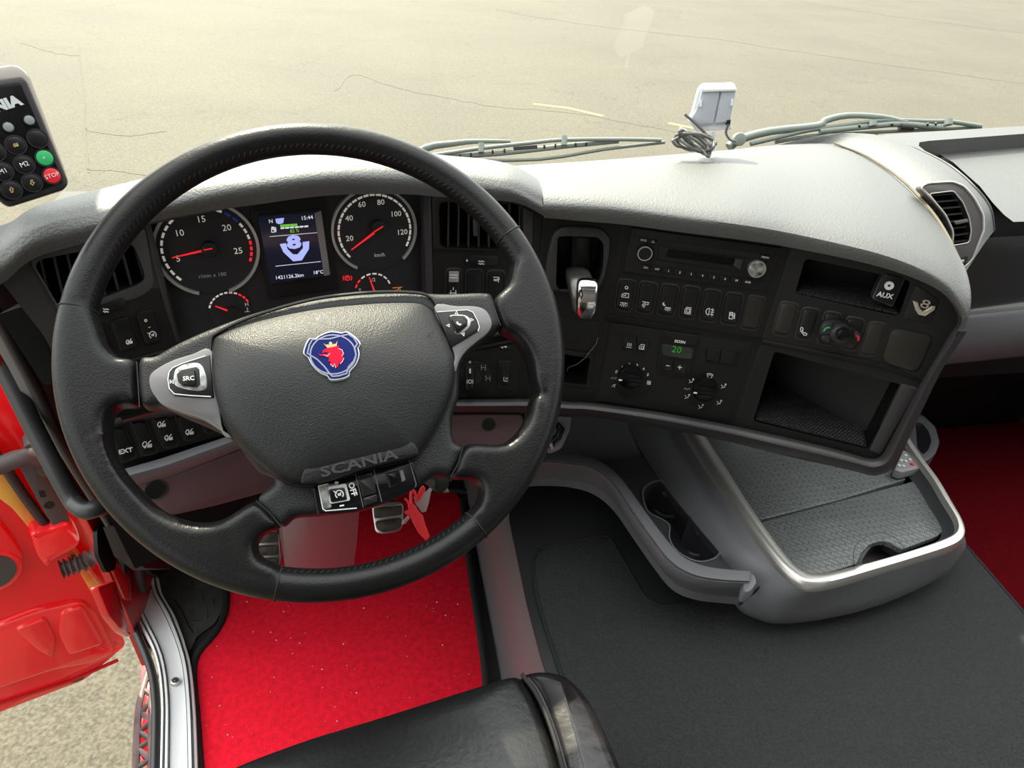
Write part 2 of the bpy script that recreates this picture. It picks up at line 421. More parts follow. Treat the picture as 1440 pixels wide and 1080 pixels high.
# ================================================================== SETTING
def grid(name, f, nu, nv, m, parent=None, label=None, smooth=40):
    vs = [f(i / nu, j / nv) for j in range(nv + 1) for i in range(nu + 1)]
    fs = [(j * (nu + 1) + i, j * (nu + 1) + i + 1, (j + 1) * (nu + 1) + i + 1, (j + 1) * (nu + 1) + i) for j in range(nv) for i in range(nu)]
    return mesh(name, vs, fs, m, parent, label, smooth)
def box(name, x0, x1, y0, y1, z0, z1, m, parent=None, bev=0, label=None):
    return solid(name, zp(0), [(x0, y0), (x1, y0), (x1, y1), (x0, y1)], z0, z1, m, parent, bev, (), label)
_p = zp(0); assert abs(_p.r.x) > .9
g = grid('ground', lambda u, v: Vector((-60 + 130 * u, -20 + 120 * v, -1.45)), 26, 24, 'asphalt'); struct(g)
GZ = zp(-1.45)
mat('paint_faded_yellow', (.42, .35, .10), .8)
for pts in ([(750, 146), (800, 152), (848, 163)], [(940, 173), (985, 182)], [(1296, 12), (1440, 44)], [(880, 40), (1120, 66)]):
    mm = 'paint_faded_yellow' if pts[0][1] > 100 else 'asphalt'
    if mm != 'asphalt':
        o = strokes('trim_1', GZ, [pts], .004, .09, mm, th=.003); struct(o)
# floor of the cab
_fl = [(p.x + .012, p.y) for p in (zp(.03).hit(q) for q in Z(0, 720, 3)((583, 460), (640, 570), (668, 670), (680, 800), (678, 950), (672, 1200)))]
fl = solid('floor', zp(0), [(-.47, 1.3), (-.47, .90)] + _fl + [(_fl[-1][0], -.6), (1.9, -.6), (1.9, 1.3)], -.06, 0, 'rubber_black'); struct(fl)
o = box('trim_2', -.478, -.466, .86, 1.3, -.06, .70, 'paint_red_dark'); struct(o)
# engine tunnel: raised centre floor with a rounded left shoulder
TZ = .27
rows = []
for y in (-.6, 0.0, .2, .4, .6, .8, .95, 1.1, 1.25):
    k = max(0, min(1, (y - .55) / .5)); xl = .165 + .0 * k
    prof = [(.196, .0), (.198, .05), (.203, .12), (.211, .2), (.222, .24), (.236, .261), (.256, TZ), (.6, TZ), (1.035, TZ), (1.06, TZ - .012), (1.065, TZ - .04), (1.075, .12), (1.08, 0)]
    rows.append([Vector((x, y, z)) for x, z in prof])
o = loft('wall_center', rows, 'tunnel_side'); struct(o)
# plastic skin over the tunnel top around the grey mat
px = [(723, 762), (716, 730), (718, 700), (748, 668), (800, 655), (870, 670), (960, 720), (1060, 760), (1150, 800), (1100, 850), (1120, 960), (775, 965), (760, 920), (740, 843)]
pt = [tuple(zp(TZ).hit(q, .003).xy) for q in px]
o = solid('trim_2', zp(TZ), [zp(TZ).loc(q, .004) for q in px], -.002, .004, 'tunnel_grey'); struct(o)
# front wall below the dash
o = box('wall_front', -.56, 1.9, 1.28, 1.3, 0, .66, 'gap_black'); struct(o)
# left wall stub: door opening frame (red shell) and roof
mat('roof_lining', (.30, .29, .27), .9)
o = box('ceiling', -.8, 1.93, -.95, -.05, 1.82, 1.88, 'roof_lining'); struct(o)
mat('blocker_grey', (.05, .05, .05), .5)  # colour of the unseen sun blockers
o = mesh('shade_strip', [(-.7, 1.12, 1.535), (1.8, 1.12, 1.535), (1.8, 1.07, 1.68), (-.7, 1.07, 1.68), (-.7, 1.14, 1.535), (1.8, 1.14, 1.535), (1.8, 1.09, 1.68), (-.7, 1.09, 1.68)],
         [(0, 1, 2, 3), (4, 7, 6, 5), (0, 4, 5, 1), (3, 2, 6, 7), (0, 3, 7, 4), (1, 5, 6, 2)], 'blocker_grey'); struct(o)  # unseen strip added above the windscreen to keep sun off the seat
# windscreen: curved glass, base behind the dash
gb = cr([(-.80, .90, .70), (-.55, 1.04, .72), (-.1, 1.16, .72), (.4, 1.24, .72), (.9, 1.28, .72), (1.6, 1.30, .72), (2.4, 1.25, .72)], 5)
rows = [[Vector((p.x, p.y - .30 * t * t - .05 * t, p.z + 1.15 * t)) for p in gb] for t in [i / 6 for i in range(7)]]
o = loft('window_1', rows, 'window_glass'); struct(o)
# left A pillar (inner)
o = tube('trim_4', [(-.62, 1.06, .66), (-.50, .985, 1.3), (-.44, .85, 1.75)], .045, 'pillar_grey', ry=.055, n=12); struct(o)

o = box('shade_box', -.95, -.385, 1.13, 1.22, 1.29, 1.80, 'blocker_grey', bev=.01); struct(o)   # unseen box added outside to shade the left end of the hood
mat('crack', (.10, .09, .062), .9)
for ln in ([(110, 60), (116, 110), (119, 160), (121, 200), (124, 243)], [(119, 182), (150, 188), (190, 190), (235, 184)], [(124, 238), (160, 240), (205, 246)], [(470, 128), (500, 106), (560, 124), (640, 140), (700, 150), (800, 158), (900, 176), (975, 190)], [(30, 60), (80, 75), (112, 78)], [(700, 14), (820, 34), (980, 52), (1200, 84), (1440, 118)], [(1100, -4), (1250, 22), (1440, 46)]):
    o = strokes('trim_12', GZ, [[(v[0] + random.uniform(-1.6, 1.6), v[1] + random.uniform(-1, 1)) for v in cr(ln, 6)]], .003, .016, 'crack', th=.002); struct(o)
# ================================================================== DASHBOARD
DB = thing('dashboard', 'dark grey dashboard curving round behind the steering wheel under the windscreen', 'dashboard', (.35, 1.0, .3))
# ---- fascia segments as thick boards with holes
H0 = -.012
z2, z3, z4a, z4b, z5 = Z(440, 160, 3.6), Z(600, 260, 8), Z(740, 280, 4), Z(820, 420, 4), Z(1040, 300, 4)
def inl(hp, pl, rnd): return locs(pl, hp, 0, rnd)
vent0 = Z(0, 0, 1)((44, 366), (186, 338), (207, 395), (84, 440))
vent2 = z3((140, 185), (1060, 215), (1075, 720), (150, 700))
lever_open = z4a((175, 205), (215, 200), (400, 205), (435, 245), (430, 400), (395, 480), (330, 520), (190, 510), (165, 480))
slot_open = [(792, 497), (830, 503), (824, 541), (790, 537)]
tray_open = z5((370, 252), (965, 380), (895, 580), (312, 450))
box_open = [(1089, 494), (1268, 541), (1221, 632), (1059, 592)]
plate('dash_panel', F0, [(-6, 386), (33, 362), (117, 333), (202, 310), (243, 492), (95, 532), (60, 470)], H0, 0, 'dash_trim', DB, holes=[inl(vent0, F0, .012)], bev=.0)
plate('dash_panel', F0, [(60, 470), (95, 532), (243, 492), (300, 560), (420, 640), (420, 700), (190, 800), (110, 640)], -.05, -.03, 'dash_dark', DB)
plate('dash_panel', F1, [(201.7, 303), (350, 278), (460, 266), (606.7, 262), (611, 480), (600, 590), (300, 600), (256, 520)], H0 - .02, -.018, 'dash_dark', DB)
plate('dash_panel', F2, [(606.7, 262), (700, 270), (735, 276), (766, 296), (741, 561), (612, 565), (611, 470)], H0, 0, 'dash_plastic', DB, holes=[inl(vent2, F2, .008)])
plate('dash_panel', F3, [(766, 294), (877.5, 305), (835, 567), (741, 562)], H0, 0, 'dash_plastic', DB, holes=[inl(lever_open, F3, .006), inl(slot_open, F3, .004)])
plate('dash_panel', F4, [(877.5, 305), (1117, 337), (1032, 600), (835, 567)], H0, 0, 'dash_plastic', DB)
plate('dash_panel', F5, [(1117, 337), (1230, 362), (1290, 383), (1330, 408), (1350, 440), (1345, 468), (1240, 655), (1215, 643), (1032, 600)], H0, 0, 'dash_plastic', DB,
      holes=[inl(tray_open, F5, .006), inl(box_open, F5, .005)])
# seams between the segments (recessed dark joints)
for pl, a, b in ((F3, (766.5, 300), (741.5, 561)), (F4, (877.5, 311), (835, 566)), (F5, (1115.5, 345), (1032.5, 599))):
    strokes('panel_joint', pl, [[a, b]], .0006, .0022, 'gap_black', DB, th=.002)
# ---- pockets
pocket('vent_duct', F0, vent0, .07, 'gap_black', DB, .012)
pocket('vent_duct', F2, vent2, .07, 'gap_black', DB, .008)
pocket('lever_well', F3, lever_open, .06, 'dash_dark', DB, .006)
pocket('storage_slot', F3, slot_open, .10, 'gap_black', DB, .004)
pocket('storage_tray', F5, tray_open, .09, 'dash_dark', DB, .006)
pocket('storage_box', F5, box_open, .14, 'dash_dark', DB, .005)
# rubber mats lying in the tray and in the box, textured grip
def pocket_mat(name, pl, a, b, d, lift, par):
    p = [pl.hit(a, -.004), pl.hit(b, -.004), pl.hit(b, -d), pl.hit(a, -d)]
    A, B = pl.hit(a), pl.hit(b)
    p = [A - pl.n * .003, B - pl.n * .003, B - pl.n * d, A - pl.n * d]
    q = [v + pl.u * lift for v in p]; p = [v + pl.u * .0005 for v in p]
    mesh(name, p + q, [(0, 1, 2, 3), (4, 7, 6, 5), (0, 4, 5, 1), (1, 5, 6, 2), (2, 6, 7, 3), (3, 7, 4, 0)], 'box_rubber', par, 'black rubber mat with a raised grip pattern', 0)
pocket_mat('tray_liner', F5, (1120, 414), (1262, 444), .088, .003, DB)
pocket_mat('box_liner', F5, (1062, 592), (1218, 631), .138, .003, DB)
# ridged studs on the box liner, tiny relief, one piece
def studs(pl, a, b, d, lift, nx, ny, nm):
    A, B = pl.hit(a), pl.hit(b); e = (B - A); vs, fs = [], []
    for i in range(nx):
        for j in range(ny):
            c = A + e * ((i + .5 + .5 * (j % 2)) / (nx + .5)) - pl.n * (d * (j + .7) / (ny + .7)) + pl.u * lift
            s = len(vs); r = e.normalized() * .0014; n_ = pl.n * .0014
            vs += [c - r, c - n_, c + r, c + n_, c + pl.u * .0012]; fs += [(s, s + 1, s + 4), (s + 1, s + 2, s + 4), (s + 2, s + 3, s + 4), (s + 3, s, s + 4)]
    o = mesh(nm, vs, fs, 'dash_trim', DB, None, 0); o['kind'] = 'stuff'
studs(F5, (1064, 592), (1216, 631), .13, .0036, 30, 26, 'liner_studs')
studs(F5, (1122, 415), (1258, 443), .08, .0036, 26, 17, 'liner_studs')
# ---- padded hood: loft through stations (T panel top edge, B light/dark crest, W far edge)
def stn(T, pl, B, Wp, wz, out=.022, bo=.012):
    t = pl.hit(T, -.004); t1 = pl.hit(T, .006); bpt = pl.hit(B, out)
    t2 = t1 + (pl.n * (out - .004)) + pl.u * .002
    mid = pl.hit(((T[0] + B[0]) / 2, (T[1] + B[1]) / 2), out + .004)
    w = zp(wz).hit(Wp)
    up = Vector((0, 0, 1)); dirw = (w - bpt)
    c1 = bpt + dirw * .06 + up * .008; c2 = bpt + dirw * .22 + up * .014; c3 = bpt + dirw * .5 + up * .014; c4 = bpt + dirw * .8 + up * .007
    dn = w + Vector((dirw.x, dirw.y, 0)).normalized() * .03 - up * .03
    dn2 = dn - up * .12
    return [t, t1, t2, mid, bpt, c1, c2, c3, c4, w, dn, dn2]
def hood(name, st, m0, parent, nseg=5, label=None):
    rows = [stn(*s) for s in st]; n = len(rows[0])
    cols = [cr([r[i] for r in rows], nseg) for i in range(n)]
    rr = [[cols[i][k] for i in range(n)] for k in range(len(cols[0]))]
    rr2 = []
    for r in rr:
        # smooth the profile over the crest
        q = cr(r[2:10], 3); rr2.append([r[0], r[1]] + q + r[10:])
    return loft(name, rr2, m0, parent, smooth=35, label=label)
HT = .895
o = hood('instrument_hood', [
    ((-30, 412), F0, (-45, 385), (-50, 325), .86),
    ((8, 390), F0, (0, 364), (22, 313), .87),
    ((33, 368), F0, (33, 337), (60, 293), .88),
    ((60, 354), F0, (66, 323), (92, 284), .885),
    ((117, 338), F0, (115, 311), (130, 273), .885),
    ((213, 309), F0, (203, 290), (205, 253), .885),
    ((300, 293), F1, (290, 269), (290, 231), .885),
    ((349, 286), F1, (350, 259), (340, 221), .885),
    ((460, 272), F1, (460, 245), (440, 209), .885),
    ((560, 270.5), F1, (560, 244), (545, 210), .885),
    ((618, 274), F2, (618, 249), (620, 221), .885),
    ((697, 279), F2, (690, 258), (676, 225), .885),
    ((732, 285), F2, (724, 264), (718, 235), .885),
    ((768, 303), F3, (763, 284), (745, 250), .888)], 'dash_soft', DB, 4)
o = hood('dash_pad', [
    ((764, 303), F3, (764, 283), (712, 234), .86),
    ((820, 308), F3, (822, 286), (770, 230), .855),
    ((877, 313), F4, (880, 291), (835, 226), .85),
    ((960, 324), F4, (962, 302), (926, 219), .85),
    ((1040, 334), F4, (1042, 312), (1023, 211), .85),
    ((1115, 346), F5, (1118, 325), (1095, 204), .85),
    ((1215, 367), F5, (1227, 350), (1173, 203), .86),
    ((1277, 386), F5, (1290, 372), (1219, 222), .865),
    ((1318, 406), F5, (1330, 395), (1262, 252), .87),
    ((1340, 430), F5, (1352, 420), (1306, 297), .87),
    ((1347, 452), F5, (1362, 440), (1340, 350), .87),
    ((1338, 467), F5, (1356, 463), (1356, 392), .86)], 'dash_soft', DB, 4)
# passenger side top: band between the seams, then the shelf with a shallow recess
def wz(px, z): return zp(z).hit(px)
bandL = [wz((1095, 204), .848), wz((1173, 203), .855), wz((1219, 222), .858), wz((1262, 252), .858), wz((1306, 297), .853), wz((1330, 340), .83), wz((1352, 392), .79)]
bandR = [wz((1230, 190), .868), wz((1254.6, 195), .868), wz((1302, 215), .872), wz((1338, 235), .872), wz((1369, 262), .865), wz((1392, 292), .845), wz((1398, 325), .815)]
L_, R_ = cr(bandL, 5), cr(bandR, 5)
rows = [[a.lerp(b, t) + Vector((0, 0, .012 * math.sin(math.pi * t))) for t in (0, .25, .5, .75, 1)] for a, b in zip(L_, R_)]
loft('dash_top_band', rows, 'dash_soft', DB)
tube('stitched_seam', [p + Vector((0, 0, .001)) for p in R_], .0016, 'dash_trim', DB, 6)
PSH = .868
shelf = [wz((1254, 194), PSH), wz((1440, 178), PSH), wz((1560, 170), PSH), wz((1560, 320), PSH - .02), wz((1440, 324), .82), wz((1398, 329), .815), wz((1392, 300), .84), wz((1369, 262), PSH), wz((1338, 235), PSH), wz((1302, 215), PSH)]
def flat_fill(name, pts, m, parent, thick=.01, label=None):
    k = len(pts); vs = list(pts) + [p - Vector((0, 0, thick)) for p in pts]
    tr = tessellate_polygon([[Vector((p.x, p.y, 0)) for p in pts]])
    fs = [tuple(t) for t in tr] + [tuple(i + k for i in t)[::-1] for t in tr] + [(i, (i + 1) % k, k + (i + 1) % k, k + i) for i in range(k)]
    return mesh(name, vs, fs, m, parent, label, 30)
# raised rear rim of the shelf and the sunken shelf floor
flat_fill('shelf_rim', [wz((1230, 190), .870), wz((1440, 177), .872), wz((1600, 165), .872), wz((1600, 180), .872), wz((1440, 188), .872), wz((1306, 198), .872), wz((1293, 200), .872), wz((1292, 205), .872), wz((1302, 213), .872), wz((1250, 196), .872)], 'dash_soft', DB, .035)
sf = [[(1292, 200), (1340, 228), (1378, 262), (1396, 285), (1412, 302), (1425, 312)], [(1440, 190), (1450, 225), (1470, 262), (1480, 285), (1485, 302), (1490, 310)], [(1640, 180), (1640, 225), (1640, 260), (1640, 285), (1640, 298), (1640, 306)]]
zs = [.845, .842, .838, .834, .832, .830]
rows = [[wz(q, z) for q, z in zip(c, zs)] for c in sf]
loft('shelf_floor', rows, 'dash_soft', DB)
# face of the passenger side below the shelf
PP = Pl(yp(.93).hit((1400, 380)), (-.12, -1, .18))
rows = []
for pa, pb, hh in (((1392, 290), (1640, 296), .0), ((1396, 306), (1640, 303), .004), ((1398, 320), (1640, 313), .006), ((1396, 333), (1640, 322), .0)):
    rows.append([PP.hit((pa[0] + (pb[0] - pa[0]) * t, pa[1] + (pb[1] - pa[1]) * t), hh) for t in (0, .15, .5, 1)])
loft('shelf_front', rows, 'dash_soft_front', DB)
plate('passenger_panel', PP, [(1330, 340), (1398, 333), (1640, 322), (1640, 402), (1440, 424), (1355, 437)], -.02, 0, 'dash_trim', DB, bev=.002)
plate('chrome_strip', PP, [(1350, 437.5), (1440, 425), (1640, 403), (1640, 408), (1440, 429.5), (1350, 441)], -.02, .002, 'tray_silver', DB)
rows = []
for pa, pb, hh in (((1340, 440), (1640, 408), .002), ((1340, 446), (1640, 414), .018), ((1335, 452), (1640, 420), .022), ((1320, 485), (1640, 450), .012), ((1300, 514), (1640, 478), -.01), ((1300, 516), (1640, 480), -.09)):
    rows.append([PP.hit((pa[0] + (pb[0] - pa[0]) * t, pa[1] + (pb[1] - pa[1]) * t), hh) for t in (0, .3, 1)])
loft('glovebox', rows, 'console_grey', DB)
# ---- lower rail that runs along the bottom edge of the fascia
def rail(name, st, m, parent, nseg=4):
    rows = []
    for pl, a, b in st:
        A = pl.hit(a, .0); v = [A, pl.hit(a, .010)]
        for t, hh in ((.25, .018), (.5, .021), (.75, .017)): v.append(pl.hit((a[0] + (b[0] - a[0]) * t, a[1] + (b[1] - a[1]) * t), hh))
        B = pl.hit(b, .008); v += [B, pl.hit(b, -.04)]
        rows.append(v)
    cols = [cr([r[i] for r in rows], nseg) for i in range(len(rows[0]))]
    return loft(name, [[c[k] for c in cols] for k in range(len(cols[0]))], m, parent)
rail('lower_rail', [(F1, (560, 566), (560, 585)), (F2, (620, 562), (618, 581)), (F2, (700, 561.5), (698, 580)), (F3, (741.7, 561), (740, 581)), (F3, (800, 565), (798, 584)), (F4, (835, 567), (833, 586)), (F4, (930, 580), (926, 601)), (F4, (1032, 599), (1024, 621)),
                    (F5, (1110, 616), (1100, 640)), (F5, (1180, 633), (1172, 656)), (F5, (1214, 643), (1207, 664))], 'dash_trim', DB)
rail('side_rail', [(F5, (1210, 642), (1207, 664)), (F5, (1226, 645), (1232, 669)), (F5, (1240, 640), (1258, 656)), (F5, (1256, 612), (1278, 617)), (F5, (1294, 540), (1323, 523)), (F5, (1326, 486), (1350, 482)), (F5, (1338, 466), (1360, 466))], 'dash_trim', DB)
# inner lit strip beside the box
plate('side_trim', F5, [(1268, 540), (1292, 546), (1255, 610), (1238, 640), (1222, 634)], -.004, .003, 'dash_trim', DB, rnd=.003, bev=.0015)
# body behind the fascia
def dbody():
    top = [F0.hit((-30, 400), -.03), F0.hit((200, 330), -.045), F1.hit((400, 300), -.06), F2.hit((650, 300), -.085), F4.hit((900, 330), -.15), F5.hit((1115, 350), -.15), F5.hit((1330, 420), -.03)]
    bot = [F0.hit((60, 540), -.03), F0.hit((250, 560), -.045), F1.hit((420, 580), -.06), F2.hit((650, 570), -.085), F4.hit((860, 575), -.15), F5.hit((1060, 600), -.15), F5.hit((1235, 655), -.03)]
    top = [p + Vector((0, .01, -.04)) for p in top]
    back = [Vector((p.x * 1.1, 1.27, .64)) for p in top]; bb = [Vector((p.x * 1.1, 1.27, .56)) for p in bot]
    loft('dash_core', [top, bot, bb, back, top], 'gap_black', DB)
dbody()
box('dash_core', -.465, -.35, .83, 1.15, .5, .775, 'gap_black', DB)
o = box('wall_back', -.8, 1.93, -.95, -.9, -.05, 1.75, 'dash_trim'); struct(o)
_s = tube('stitched_seam', [wz(q, z) + Vector((0, 0, .002)) for q, z in zip([tuple(v) for v in cr([(1173, 203), (1219, 222), (1260, 249), (1290, 277), (1317, 310), (1338, 347), (1352, 381)], 4)], [.863, .864, .865, .866, .867, .869, .870, .871, .872, .873, .873, .874, .874, .874, .874, .873, .873, .872, .872, .871, .870, .869, .868, .867, .866])], .0022, 'seam_tan', DB, 6)
box('dash_core', .86, 1.88, .99, 1.27, .42, .822, 'gap_black', DB)
# ================================================================== DASH DETAILS
def quad_center(q): return (sum(p[0] for p in q) / len(q), sum(p[1] for p in q) / len(q))
def lerp2(a, b, t): return (a[0] + (b[0] - a[0]) * t, a[1] + (b[1] - a[1]) * t)
def shrinkq(q, s):
    c = quad_center(q); return [lerp2(c, p, s) for p in q]
def rocker(pl, q, icon=None, label=None, blank=False, parent=DB, name='rocker_switch'):
    """q: TL, TR, BR, BL pixel corners. Surround, cap with bevel, printed symbol"""
    s = plate('blank_cover' if blank else name, pl, q, -.004, .0022 if blank else .0055, 'brown_cover' if blank else 'switch_black', parent, rnd=.005, bev=.0008 if blank else .0022, label=label)
    plate('surround_rim', pl, shrinkq(q, 1.21), -.004, .0004, 'dash_trim', s, rnd=.007, bev=.0002)
    r = plate('surround', pl, shrinkq(q, 1.13), -.004, .0009, 'gap_black', s, rnd=.006, bev=.0004)
    if icon: icon(pl, q, s)
    return s
def uv(q): return lambda u, v: lerp2(lerp2(q[0], q[1], u), lerp2(q[3], q[2], u), v)
def sym(lines, h=.006, wd=.0008, m='print_white', at_=(.5, .7), s=6, nm='symbol'):
    def f(pl, q, par):
        c = uv(q)(*at_); d = (q[1][0] - q[0][0], q[1][1] - q[0][1]); I = ic(c, s, d)
        strokes(nm, pl, [I(*l) for l in lines], h, wd, m, par)
    return f
def both(*fs):
    def f(pl, q, par):
        for g_ in fs: g_(pl, q, par)
    return f
def lamp_lines(): return [[(-1, .3), (1, .3)], [(-.5, .3)] + [(.5 * math.cos(a), .3 - .5 * math.sin(a)) for a in [math.pi - i * math.pi / 6 for i in range(7)]], [(-.8, -.1), (-1, -.4)], [(.8, -.1), (1, -.4)], [(0, -.4), (0, -.8)], [(-.45, -.35), (-.6, -.7)], [(.45, -.35), (.6, -.7)]]
circ = lambda x, y, r, n=12: [(x + r * math.cos(2 * math.pi * i / n), y + r * math.sin(2 * math.pi * i / n)) for i in range(n)] + [(x + r, y)]
zero = [circ(0, 0, .5, 12)]
cab = [[(-.9, -.4), (-.9, .3), (-.3, .7), (.9, .7), (.9, -.4), (-.9, -.4)], [(-.7, .1), (.1, .1), (.1, .6)]]
truck = [[(-1, -.3), (-1, .2), (-.6, .6), (-.2, .6), (-.2, -.3), (-1, -.3)], [(-.2, -.1), (1, -.1)], circ(-.6, -.5, .2, 8), circ(.2, -.5, .2, 8), circ(.7, -.5, .2, 8), [(.1, .1), (.9, .7)]]
cruise = [[(.9 * math.cos(math.radians(a)), .9 * math.sin(math.radians(a))) for a in range(-50, 231, 20)], [(0, 0), (.5, .4)], [(-1.2, .9), (-.5, .3)], [(-.25, -.2), (.25, -.2), (.25, .1), (-.25, .1), (-.25, -.2)]]
phone = [[(-.8, .9), (-.4, .8), (-.3, .3), (-.5, .1), (.1, -.5), (.3, -.3), (.8, -.5), (.7, -.9), (.2, -1), (-.8, -.1), (-1, .5), (-.8, .9)]]
foglamp = [[(-.2, .9), (-.2, -.9)], [(-.2, .9), (-.8, .6), (-1, 0), (-.8, -.6), (-.2, -.9)], [(.1, .6), (1, .6)], [(.1, 0), (1, 0)], [(.1, -.6), (1, -.6)], [(.55, 1), (.7, .3), (.5, -.3), (.65, -1)]]
pump = [[(-.6, -.9), (-.6, .9), (.3, .9), (.3, -.9), (-.6, -.9)], [(-.4, .6), (.1, .6), (.1, .1), (-.4, .1), (-.4, .6)], [(.3, .2), (.7, .2), (.7, -.7), (.9, -.7), (.9, .5), (.6, .9)]]
axles = [[(-1, .7), (1, .7)], circ(-.5, -.2, .25, 8), circ(.1, -.2, .25, 8), circ(.7, .1, .25, 8), [(.7, -.3), (.7, -.9)]]
# seven switches under the radio
f4s = [z4a((525, 460), (615, 470), (585, 625), (505, 610)), z4a((645, 470), (735, 485), (705, 637), (622, 625)), z4a((770, 485), (855, 497), (825, 652), (742, 640)),
       z4a((890, 495), (975, 507), (940, 668), (862, 655)), z4a((1010, 515), (1095, 527), (1060, 683), (980, 672)), z4a((1130, 535), (1220, 545), (1185, 702), (1098, 690)), z4a((1255, 552), (1340, 565), (1300, 727), (1212, 715))]
S_ = 5.2
rocker(F4, f4s[0], both(sym(zero, at_=(.5, .22), s=4, h=.0058), sym(cab, at_=(.5, .52), s=S_, h=.0058), sym(lamp_lines(), at_=(.5, .82), s=S_, h=.0058)), 'black rocker switch marked 0, cab and lamp')
rocker(F4, f4s[1], sym([[(-1, .7), (1, .7)], [(-.3, .7), (0, .1), (.8, .1), (.6, .7)], [(-.4, .3), (-.9, -.3)], [(-.2, 0), (-.7, -.7)], [(0, -.2), (-.3, -.9)]], at_=(.5, .76), s=S_), 'black rocker switch with reading lamp symbol')
rocker(F4, f4s[2], both(sym(lamp_lines(), at_=(.58, .8), s=4.2), sym([[(-.2, .9), (-.8, .5), (-.8, -.3), (-.1, -.8), (.6, -.6), (-.2, -.2), (-.4, .3), (-.2, .9)]], at_=(.3, .66), s=2.6)), 'black rocker switch with night lamp symbol')
rocker(F4, f4s[3], sym([[(-.7, -.9), (-.7, .2), (-.3, .8), (.6, .8)], [(-.7, -.9), (.6, -.9)], [(-.3, -.5), (.5, -.5), (.5, .4), (-.2, .4), (-.3, -.5)], [(.8, 1), (.8, -1)]], at_=(.5, .78), s=S_), 'black rocker switch with mirror symbol')
rocker(F4, f4s[4], both(sym(foglamp, at_=(.55, .72), s=5.6)), 'black rocker switch with a front lamp symbol')
rocker(F4, f4s[5], sym(pump, at_=(.55, .74), s=5), 'black rocker switch with a fuel pump symbol')
rocker(F4, f4s[6], None, None, True)
# switches on the right hand segment
f5s = [z5((235, 505), (325, 520), (275, 682), (190, 668)), z5((360, 538), (445, 550), (395, 705), (318, 692)), z5((485, 560), (570, 575), (525, 735), (440, 722)), z5((610, 590), (700, 607), (655, 765), (568, 750)), z5((735, 620), (822, 632), (760, 795), (675, 782))]
rocker(F5, f5s[0], None, None, True)
rocker(F5, f5s[1], sym(phone, at_=(.45, .78), s=5.6), 'black rocker switch with telephone symbol')
rocker(F5, f5s[2]); rocker(F5, f5s[3]); rocker(F5, f5s[4], None, None, True)
sq = z5((860, 645), (1090, 690), (1000, 895), (800, 835))
s = plate('square_cover', F5, sq, -.004, .001, 'brown_cover', DB, rnd=.010, bev=.0006); plate('surround', F5, shrinkq(sq, 1.08), -.004, .0004, 'dash_dark', s, rnd=.012, bev=.0002)
disc('pin_hole', F5, (1283, 502), .0013, 0, .0014, 'gap_black', s, n=10)
plate('ledge', F5, z5((130, 708), (830, 848), (1030, 945), (1028, 952), (820, 880), (125, 735)), -.004, .002, 'dash_dark', DB, bev=.001)
plate('ledge', F4, [(853, 442), (1075, 478), (1071, 486), (851, 451)], -.004, .002, 'dash_dark', DB, bev=.001)
# AUX socket
ax = z5((815, 338), (925, 362), (860, 520), (758, 482)); s = plate('aux_socket', F5, ax, -.05, .002, 'dash_dark', DB, rnd=.004, bev=.001, label='black socket panel marked AUX with a pale jack ring')
plate('surround', F5, z5((812, 335), (935, 366), (862, 530), (740, 480)), -.02, -.001, 'dash_trim', s, rnd=.003, bev=.001)
annulus('jack_ring', F5, z5((842, 408))[0], .0017, .0052, .001, .0045, 'emblem_gold' if 0 else 'print_white', s, n=20); disc('jack_hole', F5, z5((842, 408))[0], .0017, .001, .0026, 'gap_black', s, n=12)
text('AUX', F5, z5((818, 462))[0], .0085, 'print_white', s, z5((858, 470))[0], h=.003, bold=.0002)
# V8 badge
bp = plate('badge_plate', F5, z5((992, 400), (1128, 488), (1075, 628), (915, 590)), -.004, .0012, 'dash_plastic', DB, rnd=.003, bev=.0008)
vb = z5((975, 495), (1010, 500), (1040, 548), (1078, 528), (1102, 525), (1100, 545), (1045, 580), (1008, 575), (985, 540))
o = plate('emblem', F5, z5((973, 492), (1003, 500), (1012, 525), (1030, 552), (1055, 540), (1080, 522), (1104, 524), (1098, 545), (1045, 580), (1006, 572), (988, 545)), 0, .004, 'badge_gold', bp, bev=.0012, label='gold coloured V8 emblem')
text('8', F5, z5((1044, 512))[0], .0150, 'badge_gold', bp, z5((1082, 524))[0], h=.0055, ext=.0012, sx=1.45)
# hands free unit stuck on the right hand switches
hp = F5.hit((1180, 466), 0)
HF = thing('handsfree_remote', 'small round black phone control knob with green and red keys stuck over the dash switches', 'phone controller', hp)
zh = Z(1120, 425, 12)
plate('base', F5, zh((350, 520), (400, 380), (480, 310), (640, 300), (800, 330), (900, 400), (1010, 450), (1095, 540), (1100, 620), (1000, 740), (900, 790), (780, 790), (560, 720), (380, 670)), .0052, .012, 'switch_black', HF, rnd=.003, bev=.003)
plate('answer_key', F5, zh((400, 500), (420, 400), (500, 350), (620, 350), (600, 540), (400, 560)), .012, .0155, 'remote_body', HF, rnd=.003, bev=.0012)
strokes('green_symbol', F5, [zh((455, 495), (490, 445), (520, 430), (565, 430))], .0162, .0016, 'button_green', HF)
plate('menu_key', F5, zh((415, 600), (440, 560), (590, 560), (560, 700), (420, 650)), .012, .015, 'remote_body', HF, rnd=.002, bev=.001)
plate('hangup_key', F5, zh((960, 560), (1000, 480), (1085, 540), (1090, 620), (1020, 660)), .012, .0155, 'remote_body', HF, rnd=.003, bev=.0012)
strokes('red_symbol', F5, [zh((1005, 560), (1045, 580), (1050, 630), (1030, 650))], .0162, .0016, 'button_red', HF)
disc('rotary_ring', F5, zh((740, 560))[0], .0125, .010, .020, 'remote_body', HF, bev=.004)
disc('knob', F5, zh((790, 560))[0], .0080, .018, .028, 'gloss_black', HF, bev=.003)

